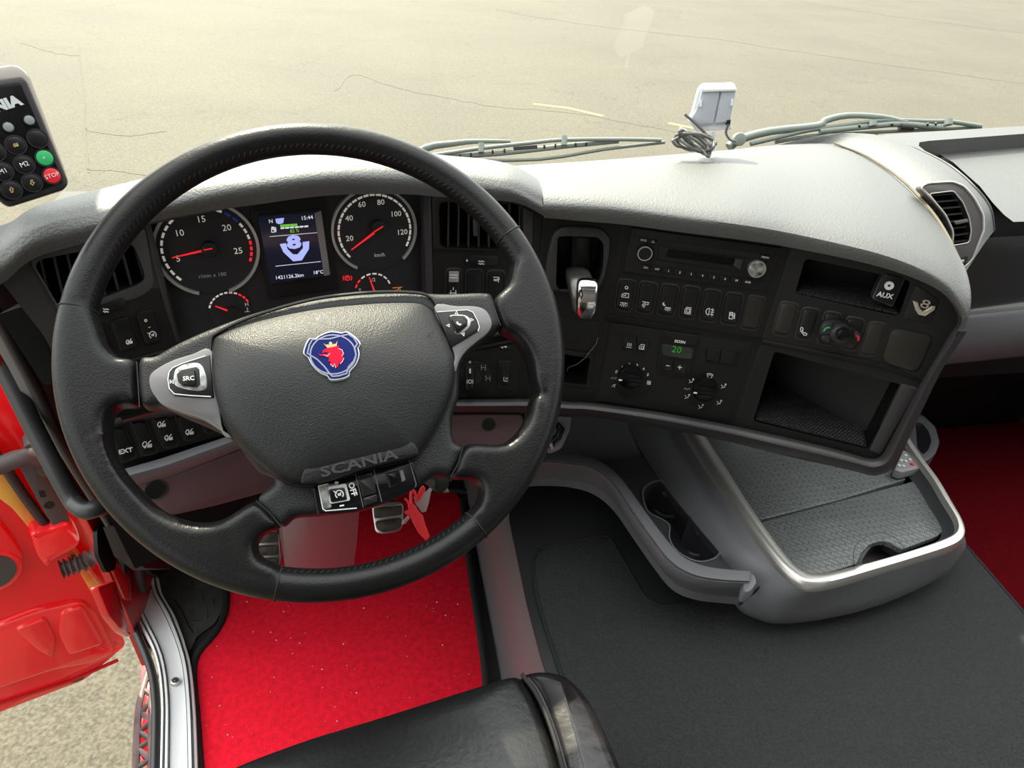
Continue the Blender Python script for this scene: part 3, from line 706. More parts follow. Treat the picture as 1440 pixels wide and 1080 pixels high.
# ------------------------------------------------------------------ radio
RD = thing('radio', 'black car radio with two round knobs and a long display in the dashboard', 'radio', F4.hit((985, 400)))
plate('bezel', F4, [(888.75, 320), (1100, 348.75), (1081, 410), (876, 382.5)], -.10, .003, 'dash_plastic', RD, rnd=.002, bev=.0012)
plate('bezel_gap', F4, shrinkq([(888.75, 320), (1100, 348.75), (1081, 410), (876, 382.5)], 1.02), -.02, .0004, 'gap_black', RD, rnd=.002)
plate('cd_slot', F4, z4a((762, 228), (1318, 308), (1312, 338), (755, 255)), 0, .0034, 'gap_black', RD, rnd=.001)
plate('front_step', F4, z4a((745, 262), (1240, 335), (1190, 408), (740, 345)), 0, .0045, 'dash_plastic', RD, rnd=.002, bev=.001)
plate('display', F4, z4a((800, 280), (1175, 332), (1160, 376), (785, 325)), 0, .0052, 'glass_black', RD, rnd=.001, bev=.0003)
plate('cd_key', F4, z4a((1180, 335), (1222, 340), (1205, 402), (1165, 375)), 0, .0058, 'dash_trim', RD, rnd=.001, bev=.0008)
k = disc('knob', F4, z4a((668, 308))[0], .0098, 0, .014, 'switch_black', RD, bev=.0015, label='black volume knob with a silver edge')
annulus('silver_ring', F4, z4a((668, 308))[0], .0080, .0092, .012, .0146, 'ring_silver', k)
k = disc('knob', F4, z4a((1300, 396))[0], .0100, 0, .010, 'worn_chrome', RD, bev=.002, label='worn silver tuning knob')
annulus('rim', F4, z4a((1300, 396))[0], .0092, .0108, 0, .009, 'ring_silver', k)
for i, (cx, cy, tx) in enumerate([(661, 232, 'BND'), (714, 240, ''), (1345, 328, 'MENU')]):
    b = plate('key', F4, z4a((cx - 26, cy - 16), (cx + 24, cy - 9), (cx + 22, cy + 16), (cx - 27, cy + 9)), 0, .0044, 'switch_black', RD, rnd=.001, bev=.0005)
    if tx: text(tx, F4, z4a((cx, cy))[0], .0036, 'print_white', b, z4a((cx + 40, cy + 6))[0], h=.0047)
    else: strokes('symbol', F4, [ic(z4a((cx, cy))[0], 2, (40, 6))((-1, -.6), (0, .8), (1, -.6), (-1, -.6))], .0047, .0004, 'print_white', b)
for i, tx in enumerate(['SRC', 'INT', '1', '2', '3', '4', '5', '6', 'M', 'AUD']):
    cx, cy = 673 + i * 63.8, 384 + i * 9.1
    b = plate('key', F4, z4a((cx - 28, cy - 20), (cx + 28, cy - 12), (cx + 24, cy + 20), (cx - 32, cy + 12)), 0, .0046, 'switch_black', RD, rnd=.0008, bev=.0006)
    text(tx, F4, z4a((cx, cy + 2))[0], .0034 if len(tx) > 1 else .0042, 'print_white', b, z4a((cx + 60, cy + 11))[0], h=.0049)
for p in ((604, 214), (571, 357), (1407, 326), (1359, 467)): disc('screw_hole', F4, z4a(p)[0], .0018, 0, .0034, 'gap_black', RD, n=10)

# ------------------------------------------------------------------ climate panel
CP = thing('climate_panel', 'black heater control panel with two round dials and a green 20 display', 'heater control', F4.hit((930, 580)))
plate('faceplate', F4, z4b((160, 135), (960, 252), (830, 692), (76, 574)), -.01, .002, 'dash_plastic', CP, rnd=.002, bev=.0008)
plate('panel_gap', F4, shrinkq(z4b((160, 135), (960, 252), (830, 692), (76, 574)), 1.018), -.01, .0005, 'gap_black', CP)
for (c, hc) in (((268, 450), (275, 465)), ((690, 522), (700, 535))):
    h = disc('dial_recess', F4, z4b(hc)[0], .0265, 0, .0032, 'dash_plastic', CP, bev=.001)
    k = disc('dial', F4, z4b(c)[0], .0175, .002, .013, 'gloss_black', CP, bev=.003)
    cx, cy = c; plate('grip', F4, z4b((cx - 68, cy - 22), (cx + 68, cy - 2), (cx + 62, cy + 34), (cx - 72, cy + 16)), .012, .022, 'gloss_black', k, rnd=.004, bev=.003)
    plate('pointer', F4, z4b((cx - 66, cy + 4), (cx - 48, cy + 6), (cx - 50, cy + 14), (cx - 68, cy + 12)), .020, .0226, 'print_white', k)
for s_, x, y in (('0', 187, 412), ('1', 219, 385), ('2', 260, 372), ('3', 303, 376), ('4', 340, 396), ('5', 364, 428)):
    text(s_, F4, z4b((x, y))[0], .0062, 'print_white', CP, z4b((x + 80, y + 12))[0], h=.0038, name='numeral')
for s_, x, y in (('AUT', 172, 448), ('AUT', 585, 508)): text(s_, F4, z4b((x, y))[0], .0042, 'print_dim', CP, z4b((x + 80, y + 12))[0], h=.0038, name='lettering')
def icn(c, s, lines, m='print_white', par=CP, pl=F4, h=.0038, wd=.0007): strokes('symbol', pl, [ic(c, s, (8, 1.2))(*l) for l in lines], h, wd, m, par)
icn(z4b((173, 491))[0], 2.6, [[(-1, -.8), (-.2, .8), (.3, -.8)], [(.4, -.8), (.4, .8), (1, .8)]]); icn(z4b((370, 473))[0], 3, [circ(-.4, .4, .4, 8), circ(.4, .4, .4, 8), circ(-.4, -.4, .4, 8), circ(.4, -.4, .4, 8)])
icn(z4b((713, 433))[0], 4.4, [[(-1, .4), (0, .7), (1, .4), (.5, -.7), (-.5, -.7), (-1, .4)], [(-.6, .2), (.6, .2)]])
for x, y in ((608, 464), (585, 552), (662, 608), (765, 585), (790, 493)):
    icn(z4b((x, y))[0], 3.6, [circ(.7, .8, .25, 6), [(.5, .4), (.4, -.4), (-.4, -.4), (-.7, -.9)], [(-1, .4), (-.3, 0)]])
dsp = plate('display_block', F4, z4b((445, 180), (660, 210), (602, 432), (560, 445), (420, 425), (413, 400)), 0, .0045, 'dash_plastic', CP, rnd=.003, bev=.0015)
b = plate('econ_key', F4, z4b((452, 206), (643, 234), (636, 264), (450, 236)), .003, .0062, 'switch_black', dsp, rnd=.001, bev=.0008)
text('ECON', F4, z4b((545, 243))[0], .0052, 'print_white', dsp, z4b((600, 251))[0], h=.0066, bold=.00015)
plate('lcd', F4, z4b((445, 255), (622, 282), (610, 342), (442, 318)), .003, .0055, 'lcd_back', dsp, rnd=.003, bev=.0004)
text('20', F4, z4b((526, 288))[0], .0135, 'lcd_green', dsp, z4b((580, 296))[0], h=.006, name='digits')
for (a, b_) in (((440, 340), (508, 350)), ((512, 350), (585, 362))):
    plate('temperature_key', F4, z4b(a, b_, (b_[0] - 14, b_[1] + 62), (a[0] - 8, a[1] + 60)), .003, .0062, 'switch_black', dsp, rnd=.0015, bev=.001)
strokes('minus_sign', F4, [z4b((466, 376), (488, 379))], .0068, .0010, 'print_white', dsp)
strokes('plus_sign', F4, [z4b((532, 385), (556, 388)), z4b((545, 375), (542, 398))], .0068, .0010, 'print_white', dsp)
for q in (z4b((228, 210), (303, 222), (298, 290), (218, 278)), z4b((306, 222), (376, 232), (358, 300), (301, 291)), z4b((700, 280), (775, 292), (766, 360), (692, 348)), z4b((778, 292), (855, 304), (838, 372), (768, 361))):
    plate('key', F4, q, 0, .0045, 'switch_black' if q[0][0] < 950 else 'dash_plastic', CP, rnd=.002, bev=.0012)
plate('key_recess', F4, z4b((685, 274), (888, 302), (862, 384), (688, 356)), 0, .0025, 'dash_dark', CP, rnd=.004, bev=.0004)
icn(z4b((258, 262))[0], 4, [[(-.6, .8), (-.4, .4), (-.6, 0), (-.4, -.4)], [(0, .8), (.2, .4), (0, 0), (.2, -.4)], [(.6, .8), (.8, .4), (.6, 0), (.8, -.4)], [(-1, -.8), (1, -.8)]], h=.005)
icn(z4b((330, 272))[0], 4, [[(-.8, -.8), (-.8, .2), (-.2, .9), (.8, .9), (.8, -.8), (-.8, -.8)], circ(.2, -.2, .45, 8)], h=.005)

# ------------------------------------------------------------------ lever in its well (segment F3)
LV = thing('parking_brake_lever', 'worn metal parking brake lever hanging out of its recessed well', 'brake lever', F3.hit((820, 400), -.05))
def lev():
    st = [((812, 390), -.045, .011, .008), ((814, 392), -.015, .014, .012), ((815, 388), .008, .0165, .014), ((819, 392), .026, .017, .0145), ((823, 402), .040, .0155, .0125), ((826, 412), .048, .0120, .0085)]
    return st
rows = []
L0 = F3.hit((810, 385), -.05); 
path = [F3.hit((810, 384), -.045), F3.hit((812, 386), -.01), F3.hit((815, 396), .020), F3.hit((820, 418), .034), F3.hit((822, 440), .036)]
path = cr(path, 4)
def sec(p, t, rx, ry, n=16):
    r = F3.r; b = t.cross(r).normalized(); out = []
    for j in range(n):
        a = 2 * math.pi * j / n; ca, sa = math.cos(a), math.sin(a)
        e = 2 / 3.2
        out.append(p + r * (abs(ca) ** e * (1 if ca > 0 else -1) * rx) + b * (abs(sa) ** e * (1 if sa > 0 else -1) * ry))
    return out
for i, p in enumerate(path):
    t = (path[min(i + 1, len(path) - 1)] - path[max(i - 1, 0)]).normalized(); k = i / (len(path) - 1)
    rx = .0145 + .002 * math.sin(k * 3); ry = .009 + .002 * k
    if i == len(path) - 1: rx *= .8; ry *= .75
    rows.append(sec(p, t, rx, ry))
mat('lever_metal', (.20, .20, .18), .34, metal=.75, var=.7, vscale=35)
loft('shaft', rows, 'lever_metal', LV, True, True)
path2 = cr([F3.hit((826, 396), .036), F3.hit((826, 404), .046), F3.hit((825, 424), .048), F3.hit((823, 444), .040)], 4)
rows = []
for i, p in enumerate(path2):
    t = (path2[min(i + 1, len(path2) - 1)] - path2[max(i - 1, 0)]).normalized(); k = i / (len(path2) - 1)
    f = (.55, .9, 1, 1, 1, 1, 1, 1, 1, .98, .95, .9, .7)[min(i, 12)]
    rows.append(sec(p, t, .0135 * f, .0080 * f))
loft('grip_cap', rows, 'chrome', LV, True, True, label='polished metal cap of the lever')
hl = z4a((100, 490), (112, 330), (150, 190), (205, 150), (420, 160), (478, 215), (475, 300), (445, 450), (405, 525), (130, 528))
plate('well_bezel', F3, hl, -.004, .006, 'dash_trim', DB, rnd=.012, bev=.005, holes=[inl(lever_open, F3, .010)])
rows = []
plate('well_guide', F3, z4a((255, 205), (370, 215), (360, 400), (250, 400)), -.055, -.03, 'switch_black', DB, rnd=.003, bev=.002)
# drawer panel, slot frame and thin white cord
d = plate('drawer_front', F3, [(780, 447), (844, 453), (838, 495), (784, 490)], -.004, .0015, 'dash_plastic', DB, rnd=.001, bev=.0006)
strokes('finger_mark', F3, [[(793, 478), (793, 465), (799, 461), (805, 465), (806, 478), (801, 485), (795, 483), (793, 478)]], .0019, .0005, 'gap_black', d)
plate('slot_frame', F3, [(786, 491), (836, 498), (829, 547), (785, 543)], -.004, .002, 'dash_plastic', DB, rnd=.004, bev=.001, holes=[inl(slot_open, F3, .003)])
cord = tube('cord', [F3.hit(p, h) for p, h in (((841, 474), .001), ((838, 484), .004), ((822, 504), .004), ((812, 512), .002), ((799, 517), -.005), ((797, 522), -.006))], .0006, 'cable_grey', None, 6)
tag(cord, 'thin pale cord hanging from the drawer edge into the slot right of the wheel', 'cord')

# ------------------------------------------------------------------ segment F2: vent, switches, lamp panel
def slats(pl, lines, m, par, d0=-.004, d1=-.030, th=.0011):
    for a, b in lines:
        A, B = pl.hit(a, d0), pl.hit(b, d0); A2, B2 = A - pl.n * (d0 - d1), B - pl.n * (d0 - d1); w_ = pl.r * th
        mesh('slat', [A - w_, A + w_, B + w_, B - w_, A2 - w_, A2 + w_, B2 + w_, B2 - w_], [(0, 1, 2, 3), (4, 7, 6, 5), (0, 4, 5, 1), (1, 5, 6, 2), (2, 6, 7, 3), (3, 7, 4, 0)], m, par, None, 0)
mat('frame_grey', (.055, .054, .055), .42, bump=.1, bscale=1200)
mat('slat_grey', (.028, .028, .028), .38)
V2 = thing('air_vent', 'black air vent with upright slats behind the right of the wheel rim', 'air vent', F2.hit((675, 350)), 'dash air vents')
plate('frame', F2, z3((60, 110), (1050, 165), (1300, 320), (1270, 760), (70, 740)), -.001, .0025, 'dash_plastic', V2, rnd=.004, bev=.0012, holes=[inl(vent2, F2, .008)])
slats(F2, [(z3((248 + i * 114, 190))[0], z3((240 + i * 115, 712))[0]) for i in range(8)], 'slat_grey', V2)
plate('slat_tab', F2, z3((520, 380), (575, 390), (575, 585), (525, 575)), -.004, .002, 'dash_trim', V2, rnd=.001, bev=.0008)
plate('side_blank', F2, z3((1090, 250), (1200, 310), (1190, 700), (1085, 700)), .001, .0045, 'dash_trim', V2, rnd=.003, bev=.0015)
def wave2(pl, c, s, par, h): strokes('symbol', pl, [ic(c, s)(*[(x / 4 - 1, .45 * dy + .18 * math.sin(x * 1.6)) for x in range(9)]) for dy in (-1, 1)], h, .0009, 'print_white', par)
w_ = plate('vent_slider', F2, z3((425, 800), (810, 805), (800, 912), (430, 905)), -.002, .0015, 'gap_black', V2, rnd=.004, bev=.0006)
plate('slider_knob', F2, z3((435, 812), (690, 830), (685, 905), (440, 890)), .001, .0065, 'switch_black', w_, rnd=.003, bev=.002)
wave2(F2, z3((614, 875))[0], 4, w_, .007); disc('dot', F2, z3((455, 852))[0], .0011, .004, .007, 'print_white', w_, n=10)
s = rocker(F2, [(628.5, 381), (647.5, 381), (648, 425), (627, 425)], None, 'black rocker switch with a pale worn upper half')
plate('worn_cap', F2, [(631.5, 382), (645.5, 382), (645, 397), (631, 397)], .004, .0066, 'ring_silver', s, rnd=.001, bev=.0005)
strokes('symbol', F2, [[(632, 412), (642, 412)], [(634, 408), (634, 418)], [(641, 408), (641, 418)], [(633, 387), (643, 387)], [(633, 391), (643, 391)], [(637.5, 408), (637.5, 404)]], .0070, .0009, 'print_white', s)
rocker(F2, [(657, 382), (678, 382), (678, 426), (656, 426)])
rocker(F2, [(687, 383), (709, 384), (709, 428), (686, 426)], sym(axles, at_=(.5, .22), s=4.4), 'black rocker switch with an axle symbol')
z6 = Z(600, 440, 6)
LPn = plate('lamp_panel', F2, z6((120, 150), (800, 195), (765, 695), (110, 712)), -.004, .0015, 'dash_plastic', DB, rnd=.001, bev=.0006)
strokes('panel_joint', F2, [z6((240, 363), (780, 363)), z6((796, 200), (766, 696), (110, 712))], .0019, .0011, 'gap_black', LPn)
b = plate('fog_lamp_key', F2, z6((612, 222), (708, 226), (712, 300), (700, 314), (612, 312), (603, 296)), 0, .006, 'switch_black', LPn, rnd=.003, bev=.0018)
strokes('symbol', F2, [ic((708.5, 485.5), 4.4)(*l) for l in [[(-.3, .9), (-.3, -.9), (-.9, -.6), (-1, 0), (-.9, .6), (-.3, .9)], [(.1, .5), (1, .5)], [(.1, 0), (1, 0)], [(.1, -.5), (1, -.5)], [(.55, .9), (.55, -.9)]]], .0064, .0008, 'print_white', LPn)
b = plate('fog_lamp_key', F2, z6((470, 225), (560, 222), (570, 300), (470, 310)), 0, .006, 'switch_black', LPn, rnd=.003, bev=.0018)
disc('dial_recess', F2, (666, 533), .0265, 0, .003, 'dash_plastic', LPn, bev=.001)
dk = disc('light_dial', F2, z6((358, 552))[0], .0175, .002, .013, 'switch_black', LPn, bev=.002)
plate('dial_grip', F2, z6((325, 460), (405, 460), (400, 650), (325, 665)), .012, .024, 'switch_black', LPn, rnd=.003, bev=.003)
strokes('dial_mark', F2, [z6((366, 470), (366, 510))], .0250, .0022, 'print_white', LPn)
strokes('symbol', F2, [ic(z6((366, 580))[0], 4)(*l) for l in [circ(0, 0, .6, 10), [(-.9, .7), (-1.1, 0), (-.9, -.7)], [(.9, .7), (1.1, 0), (.9, -.7)]]], .0250, .0007, 'print_white', LPn)
text('0', F2, z6((366, 418))[0], .006, 'print_white', LPn, h=.003, name='numeral')
for c in ((478, 462), (517, 553)): strokes('symbol', F2, [ic(z6(c)[0], 3.6)(*l) for l in [[(-.8, .9), (-.8, -.9)], [(.8, .9), (.8, -.9)], [(-.8, 0), (.8, 0)], [(-1, .9), (-.6, .9)], [(.6, .9), (1, .9)], [(-1, -.9), (-.6, -.9)], [(.6, -.9), (1, -.9)]]], .0034, .0006, 'print_dim', LPn)
b = plate('thumb_wheel', F2, z6((605, 405), (725, 405), (716, 650), (600, 645)), 0, .004, 'gap_black', LPn, rnd=.003, bev=.001)
plate('wheel_cover', F2, z6((622, 440), (712, 445), (705, 615), (618, 612)), .003, .0075, 'dash_plastic', LPn, rnd=.002, bev=.0018)
plate('wheel_grip', F2, z6((640, 495), (695, 497), (692, 600), (638, 598)), .006, .0095, 'switch_black', LPn, rnd=.001, bev=.001)
strokes('symbol', F2, [z6((652, 540), (650, 575), (688, 577)), z6((668, 545), (668, 560)), z6((684, 545), (676, 562))], .0098, .0006, 'print_white', LPn)

# ------------------------------------------------------------------ segment F0: left vent and switches
V0 = thing('air_vent', 'black air vent with upright slats at the left end of the dash', 'air vent', F0.hit((125, 400)), 'dash air vents')
plate('frame', F0, [(38, 362), (118, 336), (204, 316), (219, 404), (196, 420), (88, 446)], -.001, .003, 'frame_grey', V0, rnd=.010, bev=.002, holes=[inl(vent0, F0, .012)])
slats(F0, [((57 + i * 18.4, 364 - i * 4.6), (75 + i * 18.4 + .3 * i, 442 - i * 5.4)) for i in range(8)], 'slat_grey', V0)
zl = Z(0, 400, 3)
w_ = plate('vent_slider', F0, zl((400, 95), (512, 55), (535, 70), (532, 98), (420, 135), (400, 125)), 0, .004, 'gap_black', V0, rnd=.003, bev=.001)
plate('slider_knob', F0, zl((410, 98), (500, 70), (502, 105), (418, 130)), .003, .008, 'switch_black', w_, rnd=.003, bev=.002)
wave2(F0, zl((447, 110))[0], 4, w_, .009)
cover = plate('switch_panel', F0, [(108, 442), (222, 404), (250, 487), (130, 520)], -.002, .001, 'dash_plastic', DB, rnd=.003, bev=.0006)
rocker(F0, zl((462, 158), (540, 132), (588, 268), (508, 290)), sym(truck, at_=(.62, .74), s=4.4), 'black rocker switch with a truck cab symbol')
rocker(F0, zl((572, 122), (646, 102), (690, 240), (614, 260)), both(sym(zero, at_=(.42, .28), s=3.2), sym(cruise, at_=(.55, .74), s=5.4), sym([[(-1, 0), (1, 0)]], at_=(.5, .5), s=1.5, m='warn_orange')), 'black rocker switch marked 0 with a cruise symbol')
rocker(F0, zl((375, 192), (425, 165), (475, 295), (425, 312)), sym([[(x, .8 * math.sin(x * 1.7 + 1)) for x in (-1, -.5, 0, .5, 1)], [(x, .8 * math.sin(x * 1.7 + 1) - .7) for x in (-1, -.5, 0, .5, 1)]], at_=(.5, .7), s=4), 'black rocker switch with a heat symbol')
# ------------------------------------------------------------------ lower left row of switches
zE = Z(60, 560, 3.6)
EX = plate('lower_switch_panel', FE, zE((250, 155), (470, 110), (920, 60), (1050, 130), (930, 182), (430, 322), (330, 350)), -.01, 0, 'dash_plastic', DB, rnd=.004, bev=.0008)
def lampT(pl, q, par): text('EXT', pl, uv(q)(.55, .76), .0080, 'print_white', par, lerp2(uv(q)(.55, .76), uv(q)(.55, .76), 1) if 0 else (uv(q)(.55, .76)[0] + 40, uv(q)(.55, .76)[1] - 9), h=.0066, bold=.0002)
rocker(FE, zE((335, 165), (408, 150), (470, 290), (392, 318)), lampT, 'black rocker switch marked EXT')
rocker(FE, zE((445, 130), (515, 120), (575, 265), (500, 282)), sym(truck, at_=(.6, .74), s=6.5), 'black rocker switch with a tipper truck symbol')
rocker(FE, zE((558, 112), (640, 95), (684, 230), (612, 245)), both(sym(truck, at_=(.42, .2), s=5.5), sym(truck, at_=(.55, .72), s=5.5)), 'black rocker switch with two truck symbols')
rocker(FE, zE((675, 95), (760, 78), (785, 190), (722, 210)), sym(truck, at_=(.5, .74), s=5.5), 'black rocker switch with a low trailer symbol')
rocker(FE, zE((788, 85), (870, 70), (900, 155), (828, 178)), None, None)
# gloss rail and knee panels either side of the column
def strip(name, pl, tops, bots, hs, m, n=5, par=DB):
    rows = []
    for i in range(n + 1):
        t = i / n; rows.append([pl.hit(lerp2(a, b, t), h * (1 - t) + h2 * t + hb * math.sin(math.pi * t)) for a, b, (h, h2, hb) in zip(tops, bots, hs)])
    return loft(name, rows, m, par)
strip('lower_rail', FE, zE((350, 375), (600, 305), (930, 195), (1300, 60)), zE((470, 440), (650, 395), (985, 262), (1300, 140)), [(0, -.004, .014)] * 4, 'console_grey')
strip('upper_rail', FE, zE((200, 140), (455, 80), (700, 40), (1000, 0)), zE((300, 160), (460, 118), (700, 88), (1000, 50)), [(0, .002, .008)] * 4, 'dash_trim')
kp = plate('knee_panel', FE, zE((440, 420), (640, 402), (985, 268), (1240, 180), (1220, 420), (1160, 470), (860, 552), (640, 600)), -.03, -.004, 'column_plastic', DB, rnd=.01, bev=.003)
kk = disc('plug', FE, zE((574, 466))[0], .012, -.004, -.0030, 'gap_black', DB, n=20); annulus('plug_ring', FE, zE((574, 466))[0], .0115, .0128, -.004, -.002, 'dash_trim', DB)
FR = chain(F3, (741, 561), (742, 590), 0); FR = Pl(F2.hit((680, 580), -.02), Vector((-.05, -1, .30)))
kp = plate('knee_panel', FR, [(560, 583), (733, 583), (737, 592), (733, 606), (700, 640), (560, 650)], -.03, 0, 'column_plastic', DB, rnd=.006, bev=.003)
disc('plug', FR, (687.5, 597.5), .0095, 0, .0012, 'gap_black', DB, n=20); annulus('plug_ring', FR, (687.5, 597.5), .0088, .0102, 0, .0016, 'dash_trim', DB)
plate('end_bracket', FR, [(738, 583), (805, 586), (802, 606), (790, 632), (772, 640), (740, 610)], -.03, .0, 'console_grey', DB, rnd=.006, bev=.003)
lk = tube('latch', [FR.hit(p, .008) for p in ((783, 598), (789, 604), (785, 614), (777, 620), (774, 629))], .006, 'gloss_black', DB, 8); 
tube('latch_rod', [FR.hit(p, .014) for p in ((774, 622), (777, 631))], .0025, 'chrome', DB, 8)

# ------------------------------------------------------------------ right chrome vent
VP_ = Pl(at(1345, 310, .985), (-.55, -1, .42))
V5 = thing('air_vent', 'chrome framed air vent at the right end of the dash top', 'air vent', VP_.hit((1345, 310)), 'dash air vents')
zv = Z(1140, 160, 4.8)
outer = zv((728, 500), (780, 460), (960, 448), (1040, 480), (1110, 560), (1175, 680), (1178, 790), (1130, 910), (1100, 990), (1040, 1045), (1010, 1040), (940, 900), (950, 800), (900, 690), (800, 570))
inner = zv((800, 540), (965, 520), (1030, 600), (1070, 700), (1085, 790), (1070, 870), (960, 890), (955, 790), (915, 700), (850, 610))
lo_o = [VP_.loc(q, .004) for q in outer]; lo_i = [VP_.loc(q, .004) for q in inner]
lo_o2 = roundp(lo_o, .006); lo_i2 = roundp(lo_i, .004)
solid('frame', VP_, lo_o2, -.02, .004, 'satin_silver', V5, .002, [lo_i2], 'satin chrome surround')
tube('bright_edge', [VP_.w(x, y, .005) for x, y in inset(lo_o2 if area2(lo_o2) > 0 else lo_o2[::-1], .002)], .0016, 'tray_silver', V5, 8, True)
tube('bright_edge', [VP_.w(x, y, .004) for x, y in lo_i2], .0010, 'tray_silver', V5, 8, True)
mid = [tuple(Vector(lerp2(q, quad_center(inner), .10))) for q in outer]
pocket('vent_duct', VP_, None, .05, 'gap_black', V5, loc=lo_i2)
for i in range(8):
    y = 545 + i * 45; xa = 800 + max(0, (i - .5)) * 28; xb = 985 + i * 14
    if i > 5: xa = 955
    A, B = VP_.hit(zv((xa, y + 8))[0], -.002), VP_.hit(zv((min(xb, 1075), y - 8))[0], -.002)
    dn = VP_.n * .02; w2 = VP_.u * .0012
    mesh('slat', [A - w2, A + w2, B + w2, B - w2, A - w2 - dn, A + w2 - dn, B + w2 - dn, B - w2 - dn], [(0, 1, 2, 3), (4, 7, 6, 5), (0, 4, 5, 1), (1, 5, 6, 2), (2, 6, 7, 3), (3, 7, 4, 0)], 'slat_grey', V5, None, 0)
plate('slat_tab', VP_, zv((965, 728), (1060, 708), (1068, 730), (985, 750)), -.004, .005, 'satin_silver', V5, rnd=.001, bev=.0008)
plate('vent_slider', VP_, zv((985, 980), (1065, 960), (1050, 1010), (1005, 1030)), 0, .0075, 'gap_black', V5, rnd=.002, bev=.0005)
plate('slider_knob', VP_, zv((1000, 992), (1040, 982), (1036, 1005), (1010, 1015)), .004, .010, 'screw_steel', V5, rnd=.001, bev=.001)

# ------------------------------------------------------------------ instrument cluster
CL = thing('instrument_cluster', 'black instrument cluster with two round dials and a lit colour display', 'instrument panel', F1.hit((410, 440), -.02))
HB = -.017
plate('faceplate', F1, [(203, 316), (349, 288), (460, 274), (606, 270), (610, 440), (600, 520), (262, 520), (246, 470)], HB - .01, HB, 'gauge_face', CL, rnd=.004)
pz = Z(60, 160, 3.6); qz = Z(440, 160, 3.6)
plate('side_bezel', F1, [(596, 271), (607, 271), (611, 480), (600, 480)], HB, .001, 'dash_trim', CL, bev=.002)
plate('side_bezel', F1, [(201, 314), (210, 313), (252, 480), (243, 486)], HB, .001, 'dash_trim', CL, bev=.002)
plate('top_bezel', F1, [(201, 306), (350, 280), (460, 267), (607, 265), (607, 272), (460, 274.5), (350, 288), (203, 318)], HB, .001, 'dash_trim', CL, bev=.002)
def gauge(c, R, nm, ring=(.0, 360)):
    gd = disc(nm, F1, c, R * .93, HB, HB + .002, 'gauge_face', CL, n=48)
    annulus('silver_ring', F1, c, R * .94, R, HB, HB + .006, 'ring_silver', gd, a0=ring[0], a1=ring[1], n=48)
    return gd
def tick_arc(c, R, a0, a1, n, m, par, nm='scale_marks', w0=.815, w1=.862, gap=.16):
    x, y = F1.loc(c, HB + .0025); vs, fs = [], []
    for i in range(n):
        b0 = math.radians(a0 + (a1 - a0) * (i + gap) / n); b1 = math.radians(a0 + (a1 - a0) * (i + 1 - gap) / n); s = len(vs)
        mid_ = (b0 + b1) / 2
        for hh in (HB + .0025, HB + .0031):
            for bb, rr in ((b0, w0), (b0, w1), (mid_, w1), (b1, w1), (b1, w0), (mid_, w0)): vs.append(F1.w(x + R * rr * math.cos(bb), y + R * rr * math.sin(bb), hh))
        fs.append(tuple(range(s + 6, s + 12)))
        fs += [(s + k_, s + (k_ + 1) % 6, s + 6 + (k_ + 1) % 6, s + 6 + k_) for k_ in range(6)]
    return mesh(nm, vs, fs, m, par, None, 0)
def needle(c, tip, w0, par, back=.18, hh=.006):
    a, b = Vector(F1.loc(c, HB + hh)), Vector(F1.loc(tip, HB + hh)); d = (b - a); n = Vector((-d.y, d.x)).normalized(); a2 = a - d * back
    return solid('needle', F1, [tuple(a2 + n * w0), tuple(b + n * w0 * .35), tuple(b - n * w0 * .35), tuple(a2 - n * w0)], HB + hh - .001, HB + hh, 'gauge_red', par)
g1c, g2c = (292, 351), (527.5, 325)
R1 = .0545; R2 = .0520
gA = gauge(g1c, R1, 'rev_counter', (-75, 250)); gB = gauge(g2c, R2, 'speedometer', (-50, 240))
tick_arc(g1c, R1, 225, 60, 15, 'gauge_white', gA); tick_arc(g1c, R1, 60, 36, 2, 'gauge_blue', gA); tick_arc(g1c, R1, 36, 8, 3, 'gauge_white', gA); tick_arc(g1c, R1, 8, -25, 4, 'gauge_red', gA)
for s_, p in (('5', (686, 735)), ('10', (692, 605)), ('15', (802, 535)), ('20', (932, 578)), ('25', (990, 695))): text(s_, F1, pz(p)[0], .0098, 'gauge_white', gA, (pz(p)[0][0] + 40, pz(p)[0][1] - 4.5), h=HB + .0032, name='numeral')
text('r/min x 100', F1, pz((860, 818))[0], .0062, 'print_dim', gA, (pz((860, 818))[0][0] + 40, pz((860, 818))[0][1] - 4), h=HB + .0032)
nd = needle(pz((855, 683))[0], pz((655, 730))[0], .0014, gA, back=.0); disc('needle_hub', F1, pz((845, 690))[0], .0085, HB, HB + .010, 'gap_black', gA, bev=.002)
strokes('red_mark', F1, [pz((815, 690), (860, 682))], HB + .0108, .0012, 'gauge_red', gA)
tick_arc(g2c, R2, 222, -32, 26, 'gauge_white', gB, gap=.10)
for s_, p in (('20', (186, 632)), ('40', (184, 530)), ('60', (248, 460)), ('80', (344, 449)), ('100', (420, 508)), ('120', (452, 600))): text(s_, F1, qz(p)[0], .0092, 'gauge_white', gB, (qz(p)[0][0] + 40, qz(p)[0][1] - 4), h=HB + .0032, name='numeral')
text('km/h', F1, qz((338, 715))[0], .0066, 'print_white', gB, (qz((338, 715))[0][0] + 40, qz((338, 715))[0][1] - 3), h=HB + .0032)
needle(qz((352, 572))[0], qz((195, 690))[0], .0016, gB, back=0); disc('needle_hub', F1, qz((335, 578))[0], .0085, HB, HB + .010, 'gap_black', gB, bev=.002)
strokes('red_mark', F1, [qz((305, 602), (355, 570))], HB + .0108, .0014, 'gauge_red', gB)
